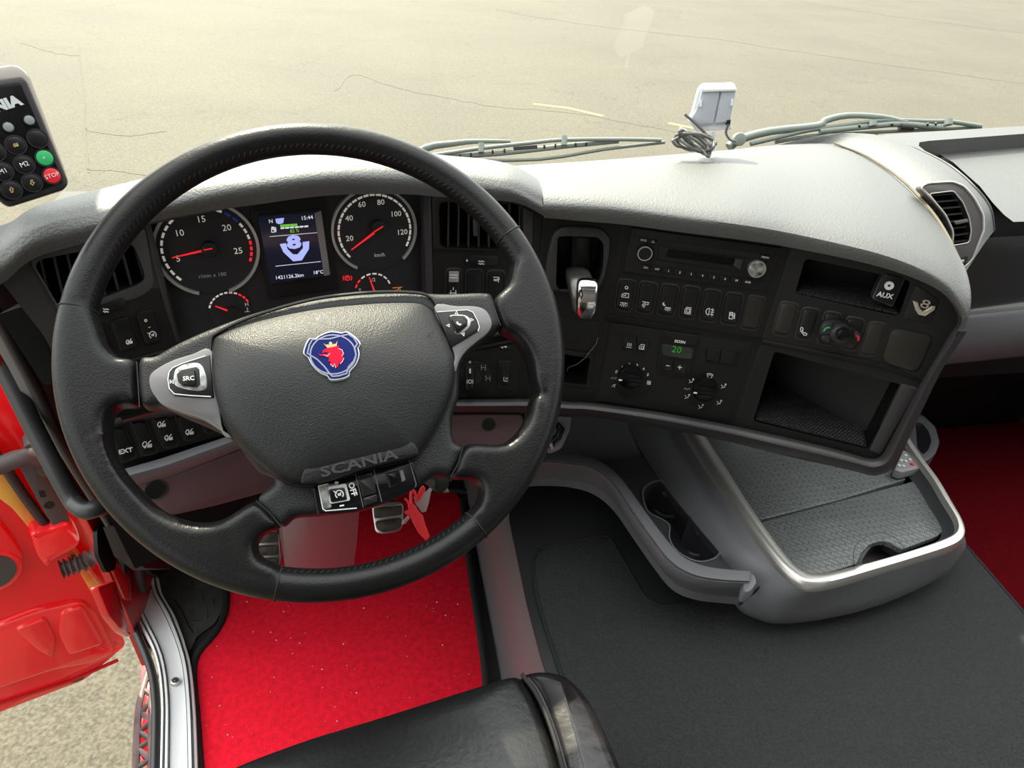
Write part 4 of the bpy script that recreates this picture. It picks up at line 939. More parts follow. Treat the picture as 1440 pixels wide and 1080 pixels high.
# small gauges
sg = disc('temperature_gauge', F1, (324, 437), .024, HB, HB + .0015, 'gauge_face', CL, n=32)
tick_arc((324, 437), .024, 165, 60, 8, 'gauge_white', sg, w0=.90, w1=.98); tick_arc((324, 437), .024, 60, 20, 3, 'gauge_red', sg, w0=.90, w1=.98)
needle(zl((995, 124))[0], zl((908, 92))[0], .0013, sg, back=0); disc('needle_hub', F1, zl((980, 118))[0], .0055, HB, HB + .008, 'gap_black', sg)
text('H', F1, pz((1033, 965))[0], .006, 'print_white', sg, (pz((1033, 965))[0][0] + 20, pz((1033, 965))[0][1] - 2), h=HB + .003, name='letter')
strokes('symbol', F1, [pz((1035, 980), (1036, 1000)), pz((1022, 1003), (1048, 1001)), pz((1035, 990), (1042, 990))], HB + .003, .0006, 'print_white', sg)
sg = disc('fuel_gauge', F1, (525, 409), .024, HB, HB + .0015, 'gauge_face', CL, n=32)
tick_arc((525, 409), .024, 165, 130, 2, 'gauge_red', sg, w0=.90, w1=.98); tick_arc((525, 409), .024, 130, 15, 6, 'gauge_white', sg, w0=.90, w1=.98)
needle(qz((325, 935))[0], qz((286, 828))[0], .0013, sg, back=0)
text('0', F1, qz((238, 892))[0], .0055, 'print_white', sg, h=HB + .003, name='numeral'); text('1/2', F1, qz((300, 842))[0], .0065, 'print_white', sg, h=HB + .003, name='numeral')
strokes('fuel_symbol', F1, [ic(qz((247, 918))[0], 3.4)(*l) for l in pump], HB + .003, .0008, 'print_white', sg)
wl = [ic(qz((175, 832))[0], 4.2)(*l) for l in [circ(0, 0, .8, 14), [(-1.2, .8), (-1.5, 0), (-1.2, -.8)], [(1.2, .8), (1.5, 0), (1.2, -.8)]]]
wo = strokes('park_brake_lamp', F1, wl, HB + .0025, .0009, 'gauge_red', CL); text('P', F1, qz((175, 832))[0], .0058, 'gauge_red', wo, h=HB + .0026, name='letter')
strokes('axle_lamp', F1, [qz((403, 882), (452, 878)), [tuple(p) for p in arcp(*qz((420, 900))[0], 1.8, 0, 360, 10)], [tuple(p) for p in arcp(*qz((436, 892))[0], 1.8, 0, 360, 10)], qz((440, 896), (440, 912))], HB + .0025, .0009, 'warn_orange', CL)
# display with its deep bezel
dz = Z(360, 240, 3)
fr = [pz((1043, 455))[0], pz((1430, 412))[0], qz((133, 890))[0], pz((1150, 938))[0]]
sc = [dz((8, 190))[0], dz((250, 168))[0], dz((318, 448))[0], dz((62, 480))[0]]
dp = plate('display', F1, fr, HB, HB + .005, 'dash_dark', CL, rnd=.002, bev=.001, holes=[])
bz = [pz((1088, 518))[0], pz((1410, 488))[0], pz((1455, 815))[0], pz((1155, 862))[0]]
plate('display_bezel', F1, [pz((1085, 512))[0], pz((1412, 482))[0], pz((1462, 820))[0], pz((1150, 868))[0]], HB, HB + .0065, 'dash_plastic', dp, rnd=.001, bev=.001)
plate('bezel_slope', F1, [pz((1375, 505))[0], pz((1410, 490))[0], pz((1456, 815))[0], pz((1425, 822))[0]], HB, HB + .0072, 'pillar_grey', dp, bev=.0005)
scr = [pz((1090, 522))[0], pz((1378, 500))[0], pz((1424, 820))[0], pz((1155, 858))[0]]
s = plate('screen', F1, scr, HB, HB + .0070, 'screen_dark', dp)
hh = HB + .0073
tx = lambda st, p, sz, m: text(st, F1, pz(p)[0], sz, m, dp, (pz(p)[0][0] + 40, pz(p)[0][1] - 4.2), h=hh)
tx('N', (1155, 545), .0060, 'screen_white'); tx('15:44', (1338, 527), .0062, 'screen_white'); tx('82 %', (1275, 593), .0052, 'screen_green')
tx('1421126.2km', (1250, 824), .0060, 'screen_white'); tx('18°C', (1395, 803), .0058, 'screen_white')
plate('mode_box', F1, pz((1178, 532), (1222, 527), (1218, 552), (1205, 558), (1192, 558), (1182, 552)), HB, hh, 'screen_blue', dp)
plate('fuel_bar', F1, pz((1202, 562), (1288, 556), (1290, 567), (1204, 573)), HB, hh, 'screen_green', dp)
for i in range(6): plate('fuel_segment', F1, pz((1204 + i * 24, 576 - i * 1.8), (1224 + i * 24, 574 - i * 1.8), (1225 + i * 24, 582 - i * 1.8), (1205 + i * 24, 584 - i * 1.8)), HB, hh, 'screen_white', dp)
for dl in (pz((1148, 622), (1390, 602)), pz((1178, 772), (1408, 748))): strokes('divider', F1, [dl], hh, .0005, 'screen_white', dp)
strokes('fuel_symbol', F1, [ic(pz((1168, 587))[0], 4)(*l) for l in pump], hh, .0007, 'screen_white', dp)
plate('v_emblem', F1, pz((1200, 660), (1232, 655), (1240, 685), (1268, 712), (1290, 712), (1318, 680), (1316, 650), (1350, 645), (1348, 685), (1312, 742), (1268, 747), (1218, 700)), HB, hh, 'screen_blue', dp)
text('8', F1, pz((1272, 653))[0], .0205, 'screen_blue', dp, pz((1372, 643))[0], h=hh, sx=1.5, bold=.0010, name='digit')
# ================================================================== STEERING WHEEL
SW = thing('steering_wheel', 'large black leather steering wheel with four spokes and a blue griffin badge', 'steering wheel', PW.o)
RR = .213
def rim():
    rows = []
    N_ = 120
    for i in range(N_):
        a = 2 * math.pi * i / N_; ca, sa = math.cos(a), math.sin(a); row = []
        for j in range(20):
            b = 2 * math.pi * j / 20; row.append(PW.w((RR + .0146 * math.cos(b)) * ca, (RR + .0146 * math.cos(b)) * sa, .0165 * math.sin(b)))
        rows.append(row)
    return loft('rim', rows + [rows[0]], 'wheel_leather', SW, True)
RM = None
zA, zB, zC, zD, zF = Z(60, 560, 3.6), Z(440, 560, 3.6), Z(180, 420, 5.143), Z(560, 390, 7.2), Z(420, 610, 7.2)
# thickened grips where the spokes meet the rim: spoke bodies, rounded
def spoke(name, px, h0, h1, m, bev, label=None, sm=5):
    return plate(name, PW, px, h0, h1, m, SW, bev=bev, sm=sm, label=label)
GR = []
def blend(name, px, m, lab=None, h=.0165, hb=-.014, step=5, raw=False):
    """soft cushion shape: outline rings rising to a rounded top"""
    lc = [tuple(v) for v in cr([PW.loc(q, .004) for q in px], step, True)]
    if area2(lc) < 0: lc = lc[::-1]
    vs, fs = [], []; prev = None; k = len(lc)
    prof = [(0.003, hb), (0, hb + .006), (-.0, 0), (.001, .5 * h), (.003, .82 * h), (.0055, .96 * h), (.008, h)]
    for ins, hh in prof:
        q = inset(lc, ins) if ins else lc; s = len(vs); vs += [PW.w(x, y, hh) for x, y in q]
        if prev is not None: fs += [(prev + i, prev + (i + 1) % k, s + (i + 1) % k, s + i) for i in range(k)]
        prev = s
    polys = [[Vector((x, y, 0)) for x, y in q]]
    for t in tessellate_polygon(polys): fs.append(tuple(prev + i for i in t))
    q0 = inset(lc, prof[0][0])
    for t in tessellate_polygon([[Vector((x, y, 0)) for x, y in q0]]): fs.append(tuple(t)[::-1])
    o = mesh(name, vs, fs, m, SW, lab, 50)
    GR.append(o) if m == 'wheel_leather' else None
    return o
def remesh(o, vox, it):
    """melt the joined leather pieces into one smooth skin"""
    md = o.modifiers.new('r', 'REMESH'); md.mode = 'VOXEL'; md.voxel_size = vox; md.use_smooth_shade = True
    sm = o.modifiers.new('s', 'SMOOTH'); sm.factor = .5; sm.iterations = it
    bpy.context.view_layer.update()
    me = bpy.data.meshes.new_from_object(o.evaluated_get(bpy.context.evaluated_depsgraph_get()))
    o.modifiers.clear(); o.data = me; me.shade_smooth()
    return o
# left grip (rim to cover seam)
blend('spoke', [(98, 408), (128, 430), (140, 458), (150, 485), (167, 502), (193, 508), (196, 540), (196, 570), (168, 573), (156, 588), (154, 615), (140, 630), (104, 590), (90, 540), (88, 480)], 'wheel_leather')
blend('spoke', [(692, 424), (712, 402), (718, 380), (730, 350), (752, 372), (775, 430), (778, 480), (772, 540), (758, 560), (748, 540), (742, 505), (725, 478), (706, 466), (697, 450)], 'wheel_leather')
blend('spoke', [(152, 600), (158, 630), (172, 660), (195, 687), (225, 716), (258, 731), (290, 735), (318, 728), (360, 704), (385, 722), (396, 741), (372, 752), (362, 768), (368, 783), (394, 797), (392, 820), (340, 812), (270, 785), (200, 728), (150, 655), (140, 620)], 'wheel_leather')
blend('spoke', [(651, 627), (695, 625), (713, 621), (731, 604), (741, 585), (748, 560), (764, 560), (762, 610), (738, 665), (700, 712), (676, 738), (657, 724), (669, 709), (674, 691), (671, 680), (660, 674), (634, 670)], 'wheel_leather')
RM = rim()
for g_ in GR:
    bm = bmesh.new(); bm.from_mesh(RM.data); bm.from_mesh(g_.data); bm.to_mesh(RM.data); bm.free()
for g_ in GR: bpy.data.objects.remove(g_)
remesh(RM, .0022, 10)
# hub covers towards the pad (grained)
HC = blend('hub_cover', [(196, 508), (220, 501), (250, 484), (300, 462), (375, 436), (470, 418), (560, 412), (620, 414), (684, 413), (694, 424), (704, 457), (695, 470), (668, 490), (648, 515), (645, 560), (636, 590), (640, 622), (652, 629), (634, 669), (610, 670), (592, 682), (520, 716), (446, 726), (414, 729), (396, 741), (362, 704), (388, 675), (362, 662), (330, 622), (300, 604), (262, 588), (230, 574), (200, 571)], 'pad_leather', 'grained black hub cover', h=.0150); remesh(HC, .002, 8)
for v in HC.data.vertices:
    y = (v.co - PW.o).dot(PW.u)
    if y > .035: v.co -= PW.n * (4.0 * (y - .035) ** 2)
# silver trims and button pods
HS = .0158
def trim(name, px, h1, m, par=SW, bev=.0015, lab=None, sm=4, h0=.006):
    return plate(name, PW, px, h0, h1, m, par, bev=bev, sm=sm, label=lab)
lt = trim('spoke_trim', zC((150, 590), (165, 540), (230, 490), (330, 440), (460, 400), (585, 360), (640, 500), (680, 920), (720, 990), (560, 885), (400, 830), (255, 772), (195, 710), (160, 650)), HS + .0045, 'satin_silver', lab='satin silver left spoke trim')
tr = trim('button_pod', zC((283, 560), (300, 505), (375, 468), (480, 440), (590, 405), (622, 715), (460, 712), (335, 702), (290, 655)), HS + .0065, 'switch_black', lt, sm=0)
strokes('pod_edge', PW, [zC((560, 412), (390, 468), (320, 500), (297, 530), (288, 580), (298, 650), (335, 688), (450, 700), (600, 708))], HS + .0070, .0009, 'logo_silver', tr)
trim('worn_pad', zC((330, 545), (350, 500), (430, 465), (520, 468), (562, 540), (572, 640), (520, 668), (430, 660), (350, 635), (328, 600)), HS + .0072, 'worn_chrome', tr)
trim('button_recess', zC((352, 545), (385, 515), (490, 492), (515, 510), (522, 620), (500, 640), (395, 632), (362, 600)), HS + .0078, 'gap_black', tr, bev=.0004, sm=0)
b = trim('centre_key', zC((385, 545), (480, 515), (492, 600), (480, 628), (400, 618)), HS + .0105, 'switch_black', tr, sm=0)
text('SRC', PW, zC((438, 577))[0], .0052, 'print_white', b, zC((500, 572))[0], h=HS + .0110, bold=.0001)
strokes('arrow', PW, [zC((305, 585), (305, 615)), zC((330, 588), (310, 600), (328, 614), (330, 588))], HS + .0078, .0006, 'print_white', tr)
rt_ = trim('spoke_trim', zD((362, 300), (600, 288), (780, 290), (880, 325), (935, 400), (950, 480), (910, 560), (800, 650), (700, 735), (625, 840), (580, 960), (540, 900), (560, 760)), HS + .0045, 'satin_silver', lab='satin silver right spoke trim')
tr = trim('button_pod', zD((385, 345), (560, 328), (700, 322), (760, 350), (805, 430), (825, 500), (810, 545), (680, 625), (532, 712)), HS + .0065, 'switch_black', rt_, sm=0)
strokes('pod_edge', PW, [zD((392, 350), (700, 328), (756, 352), (800, 430), (822, 500), (808, 545))], HS + .0070, .0008, 'logo_silver', tr)
trim('key_ring', zD((520, 400), (560, 375), (680, 380), (735, 430), (725, 500), (660, 560), (600, 580), (560, 530)), HS + .0074, 'worn_chrome' if 0 else 'ring_silver', tr, sm=3)
trim('button_recess', zD((515, 400), (550, 385), (670, 388), (705, 430), (700, 490), (640, 548), (600, 572), (565, 530)), HS + .0080, 'gap_black', tr, bev=.0004, sm=0)
b = trim('centre_key', zD((545, 425), (640, 408), (690, 445), (690, 480), (600, 548)), HS + .0105, 'switch_black', tr, sm=0)
strokes('phone_symbol', PW, [ic(zD((615, 465))[0], 3.0, (8, -2))(*l) for l in phone], HS + .0110, .0006, 'print_white', b)
for c, r in (((590, 357), 90), ((748, 430), 0), ((505, 487), 180), ((660, 578), -70)):
    a = math.radians(r); strokes('arrow', PW, [ic(zD(c)[0], 2.4, (math.cos(a), -math.sin(a)))((-.7, .8), (.9, 0), (-.7, -.8), (-.7, .8))], HS + .0082, .0006, 'print_white', tr)
# airbag pad: domed
pad = [(297, 482), (306, 471), (340, 456), (375, 445), (418, 434), (460, 426), (520, 420), (570, 419), (598, 422), (612, 434), (622, 458), (634, 488), (640, 515), (638, 545), (628, 575), (612, 606), (596, 630), (580, 646), (525, 660), (480, 671), (441, 681), (415, 681), (390, 671), (360, 648), (335, 624), (315, 595), (303, 560), (297, 525)]
DK = 3.0
_c0 = [PW.loc(q, .024) for q in pad]
PCX = sum(p[0] for p in _c0) / len(_c0); PCY = sum(p[1] for p in _c0) / len(_c0) + .005
def drop(y): return DK * max(0, y - PCY + .012) ** 2
def padloc(q):
    h = .024
    for _ in range(4):
        x, y = PW.loc(q, h); h = .024 - drop(y)
    return x, y
def dome():
    lc = [tuple(v) for v in cr([padloc(q) for q in pad], 5, True)]
    prof = [(1.0, -.01), (1.0, .020), (.985, .0265), (.955, .031), (.90, .035), (.80, .039), (.66, .0422), (.5, .0442), (.33, .0452), (.16, .0455)]
    rows = []
    for s, h in prof:
        r = []
        for x, y in lc:
            yy = PCY + (y - PCY) * s; r.append(PW.w(PCX + (x - PCX) * s, yy, h - (drop(yy) if h > 0 else drop(yy))))
        rows.append(r)
    vs = [v for r in rows for v in r]; k = len(lc); fs = []
    for i in range(len(rows) - 1):
        fs += [(i * k + j, i * k + (j + 1) % k, (i + 1) * k + (j + 1) % k, (i + 1) * k + j) for j in range(k)]
    fs.append(tuple(range((len(rows) - 1) * k, len(rows) * k)))
    return mesh('airbag_pad', vs, fs, 'pad_leather', SW, None, 60)
AP = dome()
tube('pad_joint', [PW.w(x, y, .0165 - (4.0 * (y - .035) ** 2 if y > .035 else 0)) for x, y in [tuple(v) for v in cr([padloc(q) for q in pad], 3, True)]], .0016, 'gap_black', SW, 6, True)
HP = 0.0
_ex, _ey = PW.loc((467, 500), .043)
_sl = -2 * DK * max(0, _ey - PCY + .012)
EP = Pl(PW.w(_ex, _ey, .0449 - drop(_ey)), PW.n - PW.u * _sl)
# emblem
ze = Z(410, 450, 12)
eo = ze((195, 560), (215, 450), (260, 350), (310, 300), (400, 300), (480, 250), (600, 200), (700, 185), (800, 200), (860, 210), (925, 185), (1030, 240), (1120, 320), (1170, 400), (1130, 460), (1150, 560), (1120, 690), (1060, 790), (985, 860), (975, 940), (870, 990), (740, 1010), (645, 1000), (600, 935), (500, 900), (400, 820), (320, 720), (270, 620))
em = plate('emblem', EP, eo, HP - .003, HP + .0022, 'logo_silver', SW, bev=.0006, sm=2, label='blue griffin badge with silver edge')
cin = (680, 600)
ei = [lerp2(ze(cin)[0], q, .955) for q in eo]
plate('shield', EP, ei, HP, HP + .0025, 'emblem_blue', em, sm=2)
strokes('ring_line', EP, [ze((265, 560), (300, 420), (350, 330), (470, 320), (650, 315), (820, 270), (960, 240), (1050, 300), (1110, 400), (1060, 480), (1090, 580), (1050, 690), (960, 790), (930, 900), (800, 940), (690, 950), (640, 900), (560, 790), (430, 660), (330, 600), (265, 560))], HP + .0028, .0012, 'emblem_line', em)
strokes('ring_line', EP, [[ze((700 + 385 * math.cos(a), 580 + 330 * math.sin(a)))[0] for a in [i * math.pi / 16 for i in range(32)] + [0]]], HP + .0027, .0012, 'emblem_line', em)
plate('crown', EP, ze((540, 395), (585, 420), (610, 410), (635, 420), (630, 385), (655, 360), (685, 385), (690, 415), (720, 400), (745, 405), (775, 350), (760, 440), (690, 465), (605, 470), (570, 430)), HP + .002, HP + .0031, 'emblem_gold', em)
plate('griffin_head', EP, ze((520, 560), (530, 510), (570, 490), (610, 470), (690, 455), (800, 430), (790, 470), (850, 500), (880, 560), (860, 620), (885, 640), (860, 700), (820, 740), (800, 700), (790, 780), (745, 810), (725, 740), (700, 790), (655, 740), (660, 700), (620, 690), (640, 640), (590, 620), (560, 600), (490, 605), (450, 565), (500, 585), (570, 575), (640, 570), (600, 545), (560, 540)), HP + .002, HP + .0032, 'emblem_red', em)
strokes('feather_line', EP, [ze((790, 480), (850, 500), (878, 560), (850, 610)), ze((885, 640), (860, 700), (820, 740)), ze((745, 810), (725, 735), (700, 790), (655, 745)), ze((540, 590), (600, 610), (650, 560))], HP + .0034, .0004, 'logo_silver', em)
# lower plaque with embossed name
pq = zF((32, 505), (30, 420), (80, 340), (220, 285), (600, 185), (1000, 95), (1120, 75), (1185, 110), (1215, 190), (1160, 235), (760, 335), (300, 470), (150, 502))
pl_ = plate('name_plaque', PW, pq, .018, .0365, 'wheel_leather', SW, bev=.0015, sm=3)
text('SCANIA', PW, zF((615, 300))[0], .0120, 'dash_trim', pl_, zF((855, 240))[0], h=.0366, ext=.0006, sx=1.55, bold=.0003)
# small moulded airbag mark
text('SRS', PW, zD((335, 570))[0], .0035, 'dash_trim', SW, zD((375, 562))[0], h=.0355, ext=.0004)
# switch block under the pad
HBk = .0165
bk = plate('switch_block', PW, zF((140, 535), (400, 470), (760, 365), (1150, 268), (1245, 512), (1100, 600), (860, 705), (560, 795), (350, 815), (186, 815)), .004, HBk + .004, 'gloss_black', SW, rnd=.003, bev=.0015)
strokes('block_joint', PW, [zF((575, 410), (655, 745))], HBk + .0043, .0007, 'satin_silver', bk); strokes('block_joint', PW, [zF((760, 362), (842, 690))], HBk + .0043, .0007, 'satin_silver', bk)
strokes('block_joint', PW, [zF((1120, 270), (1190, 510), (1180, 540))], HBk + .0043, .0007, 'satin_silver', bk)
wr = plate('worn_frame', PW, zF((208, 525), (300, 510), (420, 498), (330, 545), (300, 570), (315, 700), (340, 740), (285, 765), (255, 755)), HBk, HBk + .0046, 'worn_chrome', bk, rnd=.002, bev=.0004)
strokes('pod_edge', PW, [zF((590, 752), (275, 780), (245, 760), (200, 530), (300, 508))], HBk + .0050, .0010, 'logo_silver', bk)
plate('key_rim', PW, zF((300, 535), (480, 500), (525, 675), (315, 712)), HBk, HBk + .0056, 'logo_silver', bk, rnd=.002, bev=.0006)
b = plate('cruise_key', PW, zF((298, 570), (420, 545), (490, 668), (330, 698)), HBk, HBk + .0068, 'switch_black', bk, rnd=.002, bev=.001)
b = plate('cruise_key_top', PW, zF((300, 562), (465, 540), (495, 668), (325, 696)), HBk, HBk + .0068, 'switch_black', bk, rnd=.002, bev=.001)
strokes('cruise_symbol', PW, [ic(zF((412, 612))[0], 6.2, (8, -1.3))(*l) for l in cruise], HBk + .0072, .0009, 'print_white', bk)
strokes('plus_sign', PW, [zF((362, 500), (403, 490)), zF((376, 480), (388, 512))], HBk + .0062, .0010, 'print_white', bk)
strokes('minus_sign', PW, [zF((415, 732), (460, 722))], HBk + .0062, .0012, 'print_white', bk)
text('OFF', PW, zF((545, 562))[0], .0068, 'print_white', bk, zF((560, 610))[0], h=HBk + .0048, bold=.0002)
for q in (zF((598, 420), (742, 385), (752, 425), (606, 462)), zF((608, 470), (754, 432), (786, 602), (648, 640)), zF((650, 652), (790, 612), (800, 690), (668, 735))):
    plate('centre_key', PW, q, HBk, HBk + .0055, 'switch_black', bk, rnd=.001, bev=.0008)
plate('key_rim', PW, zF((872, 400), (1050, 360), (1085, 470), (920, 562)), HBk, HBk + .0050, 'switch_black', bk, rnd=.002, bev=.001)
plate('key_highlight', PW, zF((1015, 372), (1052, 362), (1084, 470), (1045, 492)), HBk, HBk + .0054, 'satin_silver', bk, rnd=.001, bev=.0006)
plate('right_key', PW, zF((890, 402), (1018, 375), (1042, 478), (930, 525)), HBk, HBk + .0062, 'gloss_black', bk, rnd=.001, bev=.0008)
# stitching: leather seam stitches around the inside of the rim, plus cross seams
sv, sf_ = [], []
nst = 230
for i in range(nst):
    a = 2 * math.pi * i / nst
    pa = math.degrees(a)
    b = math.radians(140)
    for (aa, bb) in ((a, b), (a + .010, b + .22)):
        pass
    c0 = PW.w((RR + .0148 * math.cos(b)) * math.cos(a), (RR + .0148 * math.cos(b)) * math.sin(a), .0167 * math.sin(b))
    b2 = b + .24
    c1 = PW.w((RR + .0148 * math.cos(b2)) * math.cos(a + .012), (RR + .0148 * math.cos(b2)) * math.sin(a + .012), .0167 * math.sin(b2))
    d = (c1 - c0); nx = d.cross(PW.n).normalized() * .0005; s = len(sv); upv = (PW.n * .7 - Vector(PW.w(math.cos(a), math.sin(a)) - PW.o) * .7).normalized() * .0006
    sv += [c0 - nx, c0 + nx, c1 + nx, c1 - nx, (c0 + c1) / 2 + upv]; sf_ += [(s, s + 1, s + 4), (s + 1, s + 2, s + 4), (s + 2, s + 3, s + 4), (s + 3, s, s + 4)]
o = mesh('stitching', sv, sf_, 'thread_black', RM, None, 0); o['kind'] = 'stuff'
def ringseam(px):
    x, y = PW.loc(px, .01); a = math.atan2(y, x)
    pts = []
    for j in range(24):
        b = 2 * math.pi * j / 24; pts.append(PW.w((RR + .0149 * math.cos(b)) * math.cos(a), (RR + .0149 * math.cos(b)) * math.sin(a), .0168 * math.sin(b)))
    tube('leather_joint', pts, .0006, 'thread_black', RM, 6, True)
for p in ((100, 430), (712, 330), (391, 820), (670, 736)): ringseam(p)
strokes('cover_joint', PW, [[(192, 508), (194, 540), (196, 572)]], .0168, .0008, 'thread_black', SW); strokes('cover_joint', PW, [[(692, 424), (704, 458)]], .0168, .0008, 'thread_black', SW)
strokes('cover_joint', PW, [[(360, 704), (380, 722), (396, 741)]], .0168, .0008, 'thread_black', SW); strokes('cover_joint', PW, [[(651, 627), (645, 650), (634, 670)]], .0168, .0008, 'thread_black', SW)
# hub behind the wheel
lc = roundp([PW.loc(q) for q in ((360, 480), (600, 460), (600, 640), (420, 680))], .03)
solid('hub_core', PW, lc, -.05, -.002, 'dash_dark', SW)

# ================================================================== STEERING COLUMN
SCn = thing('steering_column', 'dark plastic steering column shroud behind and below the steering wheel', 'steering column', (-.05, .85, .2))
AX = -PW.n
def colsec(c, w_, h_, m_=14):
    out = []
    for j in range(m_):
        a = 2 * math.pi * j / m_; e = .45
        x, y = math.cos(a), math.sin(a)
        out.append(c + PW.r * (abs(x) ** e * (1 if x > 0 else -1) * w_) + PW.u * (abs(y) ** e * (1 if y > 0 else -1) * h_))
    return out
c0 = PW.w(.0, -.005, -.052)
loft('shroud', [colsec(c0, .085, .065), colsec(c0 + AX * .05, .080, .06), colsec(c0 + AX * .16, .06, .05)], 'column_plastic', SCn, True, True)
# lower cover running down to the floor
rows = []
for (xl, xr, y, d) in ((386, 506, 690, .80), (388, 505, 720, .84), (392, 502, 760, .90), (399, 497, 800, .97), (404, 494, 830, 1.03)):
    A, B = at(xl, y, d), at(xr, y, d); back = Vector((0, .12, .02)); M_ = (A + B) / 2 + Vector((0, -.010, .003))
    rows.append([A + back, A + Vector((0, .012, 0)), A.lerp(B, .06), A.lerp(B, .3) + Vector((0, -.006, 0)), M_, A.lerp(B, .85) + Vector((0, -.004, 0)), B, B + Vector((0, .012, 0)), B + back])
loft('lower_cover', rows, 'column_plastic', SCn, True, True, smooth=30)
def stalk(name, p0, p1, r, lab=None): return tube(name, [p0, p0.lerp(p1, .5), p1], r, 'switch_black', SCn, 10, label=lab, taper=lambda t: .8 + .4 * t)
stalk('stalk', c0 + PW.r * .06, PW.hit((733, 468), -.05), .009)
stalk('stalk', c0 - PW.r * .06, PW.hit((170, 578), -.05), .009)
# ignition lock and keys
disc('ignition_lock', Pl(at(622, 684, .74), (.5, -1, .3)), (622, 682), .010, -.02, .006, 'gap_black', SCn, bev=.003)
# ================================================================== CENTRE CONSOLE AND TRAY
T42, T37 = zp(.42), zp(.37)
def w3(px, z): return zp(z).hit(px)
TT = thing('console_tray', 'grey console with a silver rimmed ribbed tray, twin cup holder and curved rail', 'console', (.75, .8, .27))
outer_px = [(958, 595), (990, 647), (1025, 697), (1060, 747), (1087, 783), (1110, 807), (1135, 822), (1170, 820), (1230, 803), (1290, 785), (1343, 767), (1358, 752), (1355, 733), (1338, 703), (1320, 673), (1290, 632), (1262, 585)]
inner_px = [(984, 600), (1015, 647), (1052, 705), (1087, 755), (1112, 787), (1130, 801), (1150, 805), (1178, 801), (1230, 788), (1285, 772), (1325, 758), (1343, 747), (1343, 730), (1326, 702), (1308, 672), (1280, 634), (1254, 592)]
O_ = cr([w3(q, .42) for q in outer_px], 4); I_ = cr([w3(q, .42) for q in inner_px], 4)
up = lambda p, z: Vector((p.x, p.y, z))
rows = []
for o_, i_ in zip(O_, I_):
    rows.append([up(o_, .405), up(o_, .414), o_.lerp(i_, .15) + Vector((0, 0, .001)), o_.lerp(i_, .35) + Vector((0, 0, .0022)), o_.lerp(i_, .8) + Vector((0, 0, .0022)), up(i_, .418), up(i_, .408)])
loft('silver_rim', rows, 'tray_silver', TT, label='brushed silver rim')
cen = Vector((.75, .85, .40))
rows = []
for i_ in I_:
    d = (cen - i_); d.z = 0; d.normalize()
    rows.append([up(i_, .412), up(i_ + d * .004, .40), up(i_ + d * .012, .392)])
loft('tray_wall', rows, 'console_dark', TT)
# lids in the tray
lid1 = [(960, 590), (1008, 660), (1069, 731), (1180, 703), (1274, 674), (1240, 600)]
lid2 = [(1071, 734), (1103, 787), (1122, 803), (1150, 808), (1178, 801), (1206, 792), (1211, 778), (1224, 765), (1240, 760), (1252, 763), (1268, 773), (1318, 754), (1328, 745), (1325, 728), (1286, 676)]
TP = zp(.393)
plate('tray_lid', TP, lid1, -.01, 0, 'tray_rubber', TT, rnd=.004, bev=.0015)
plate('tray_lid', TP, lid2, -.01, 0, 'tray_rubber', TT, rnd=.006, bev=.0015)
plate('tray_floor', zp(.36), [(965, 600), (1110, 800), (1135, 818), (1345, 758), (1330, 700), (1240, 590)], -.01, 0, 'gap_black', TT)
# moulded finger grip in the lid
rows = []
for k, (pa, pb) in enumerate((((1203, 798), (1214, 795)), ((1200, 780), (1212, 790)), ((1205, 764), (1219, 776)), ((1222, 753), (1230, 765)), ((1243, 749), (1244, 759)), ((1258, 756), (1256, 763)), ((1272, 771), (1270, 773)))):
    A, B = w3(pa, .3935), w3(pb, .385); rows.append([A, A.lerp(B, .4) + Vector((0, 0, -.0005)), B, B - Vector((0, 0, .03))])
cols = [cr([r[i] for r in rows], 3) for i in range(4)]
loft('finger_grip', [[c[k] for c in cols] for k in range(len(cols[0]))], 'console_dark', TT)
# outer body: flank left and front skirt
bot_px = [(880, 590), (905, 640), (940, 690), (985, 745), (1020, 790), (1042, 848), (1075, 868), (1105, 874), (1165, 868), (1240, 850), (1318, 815), (1345, 792), (1358, 772), (1345, 745), (1325, 705), (1300, 660), (1270, 600)]
zb = [.37, .37, .37, .37, .37, .335, .325, .32, .32, .32, .325, .33, .335, .34, .34, .34, .34]
B_ = cr([w3(q, z) for q, z in zip(bot_px, zb)], 4)
rows = []
for k, (o_, b_) in enumerate(zip(O_, B_)):
    t_ = up(o_, .406); rows.append([t_, t_.lerp(b_, .12) + (b_ - o_) * .04, t_.lerp(b_, .4) + Vector((0, 0, .006)), t_.lerp(b_, .75) + Vector((0, 0, .006)), b_, b_ + (cen - b_) * Vector((1, 1, 0)).length * .03 - Vector((0, 0, .03)), b_ + (cen - b_) * .18 * 1 - Vector((0, 0, .10))])
loft('console_body', rows, 'console_grey', TT)
strokes('body_joint', T37, [[(1042, 846), (1066, 826), (1088, 812)]], .006, .0014, 'gap_black', TT, th=.01)
# cup holder deck
cup = [(905, 700), (907, 687), (923, 678), (947, 680), (963, 690), (972, 710), (970, 727), (987, 732), (1003, 747), (1013, 767), (1007, 783), (987, 790), (967, 785), (950, 773), (942, 757), (942, 740), (930, 730), (912, 720)]
deck = [(850, 660), (862, 648), (900, 640), (930, 660), (975, 720), (1030, 785), (1062, 812), (1050, 822), (985, 806), (940, 775), (905, 720), (880, 690)]
cl_ = [tuple(v) for v in cr([T37.loc(q) for q in cup], 4, True)]
solid('cup_deck', T37, [T37.loc(q) for q in deck], -.004, 0, 'console_dark', TT, 0, [cl_])
pocket('cup_well', T37, None, .085, 'console_dark', TT, loc=cl_, shrink=.004)
lipo = [tuple(v) for v in inset(cl_ if area2(cl_) > 0 else cl_[::-1], -.0025)]
solid('cup_lip', T37, lipo, -.002, .0025, 'console_grey', TT, 0, [cl_])
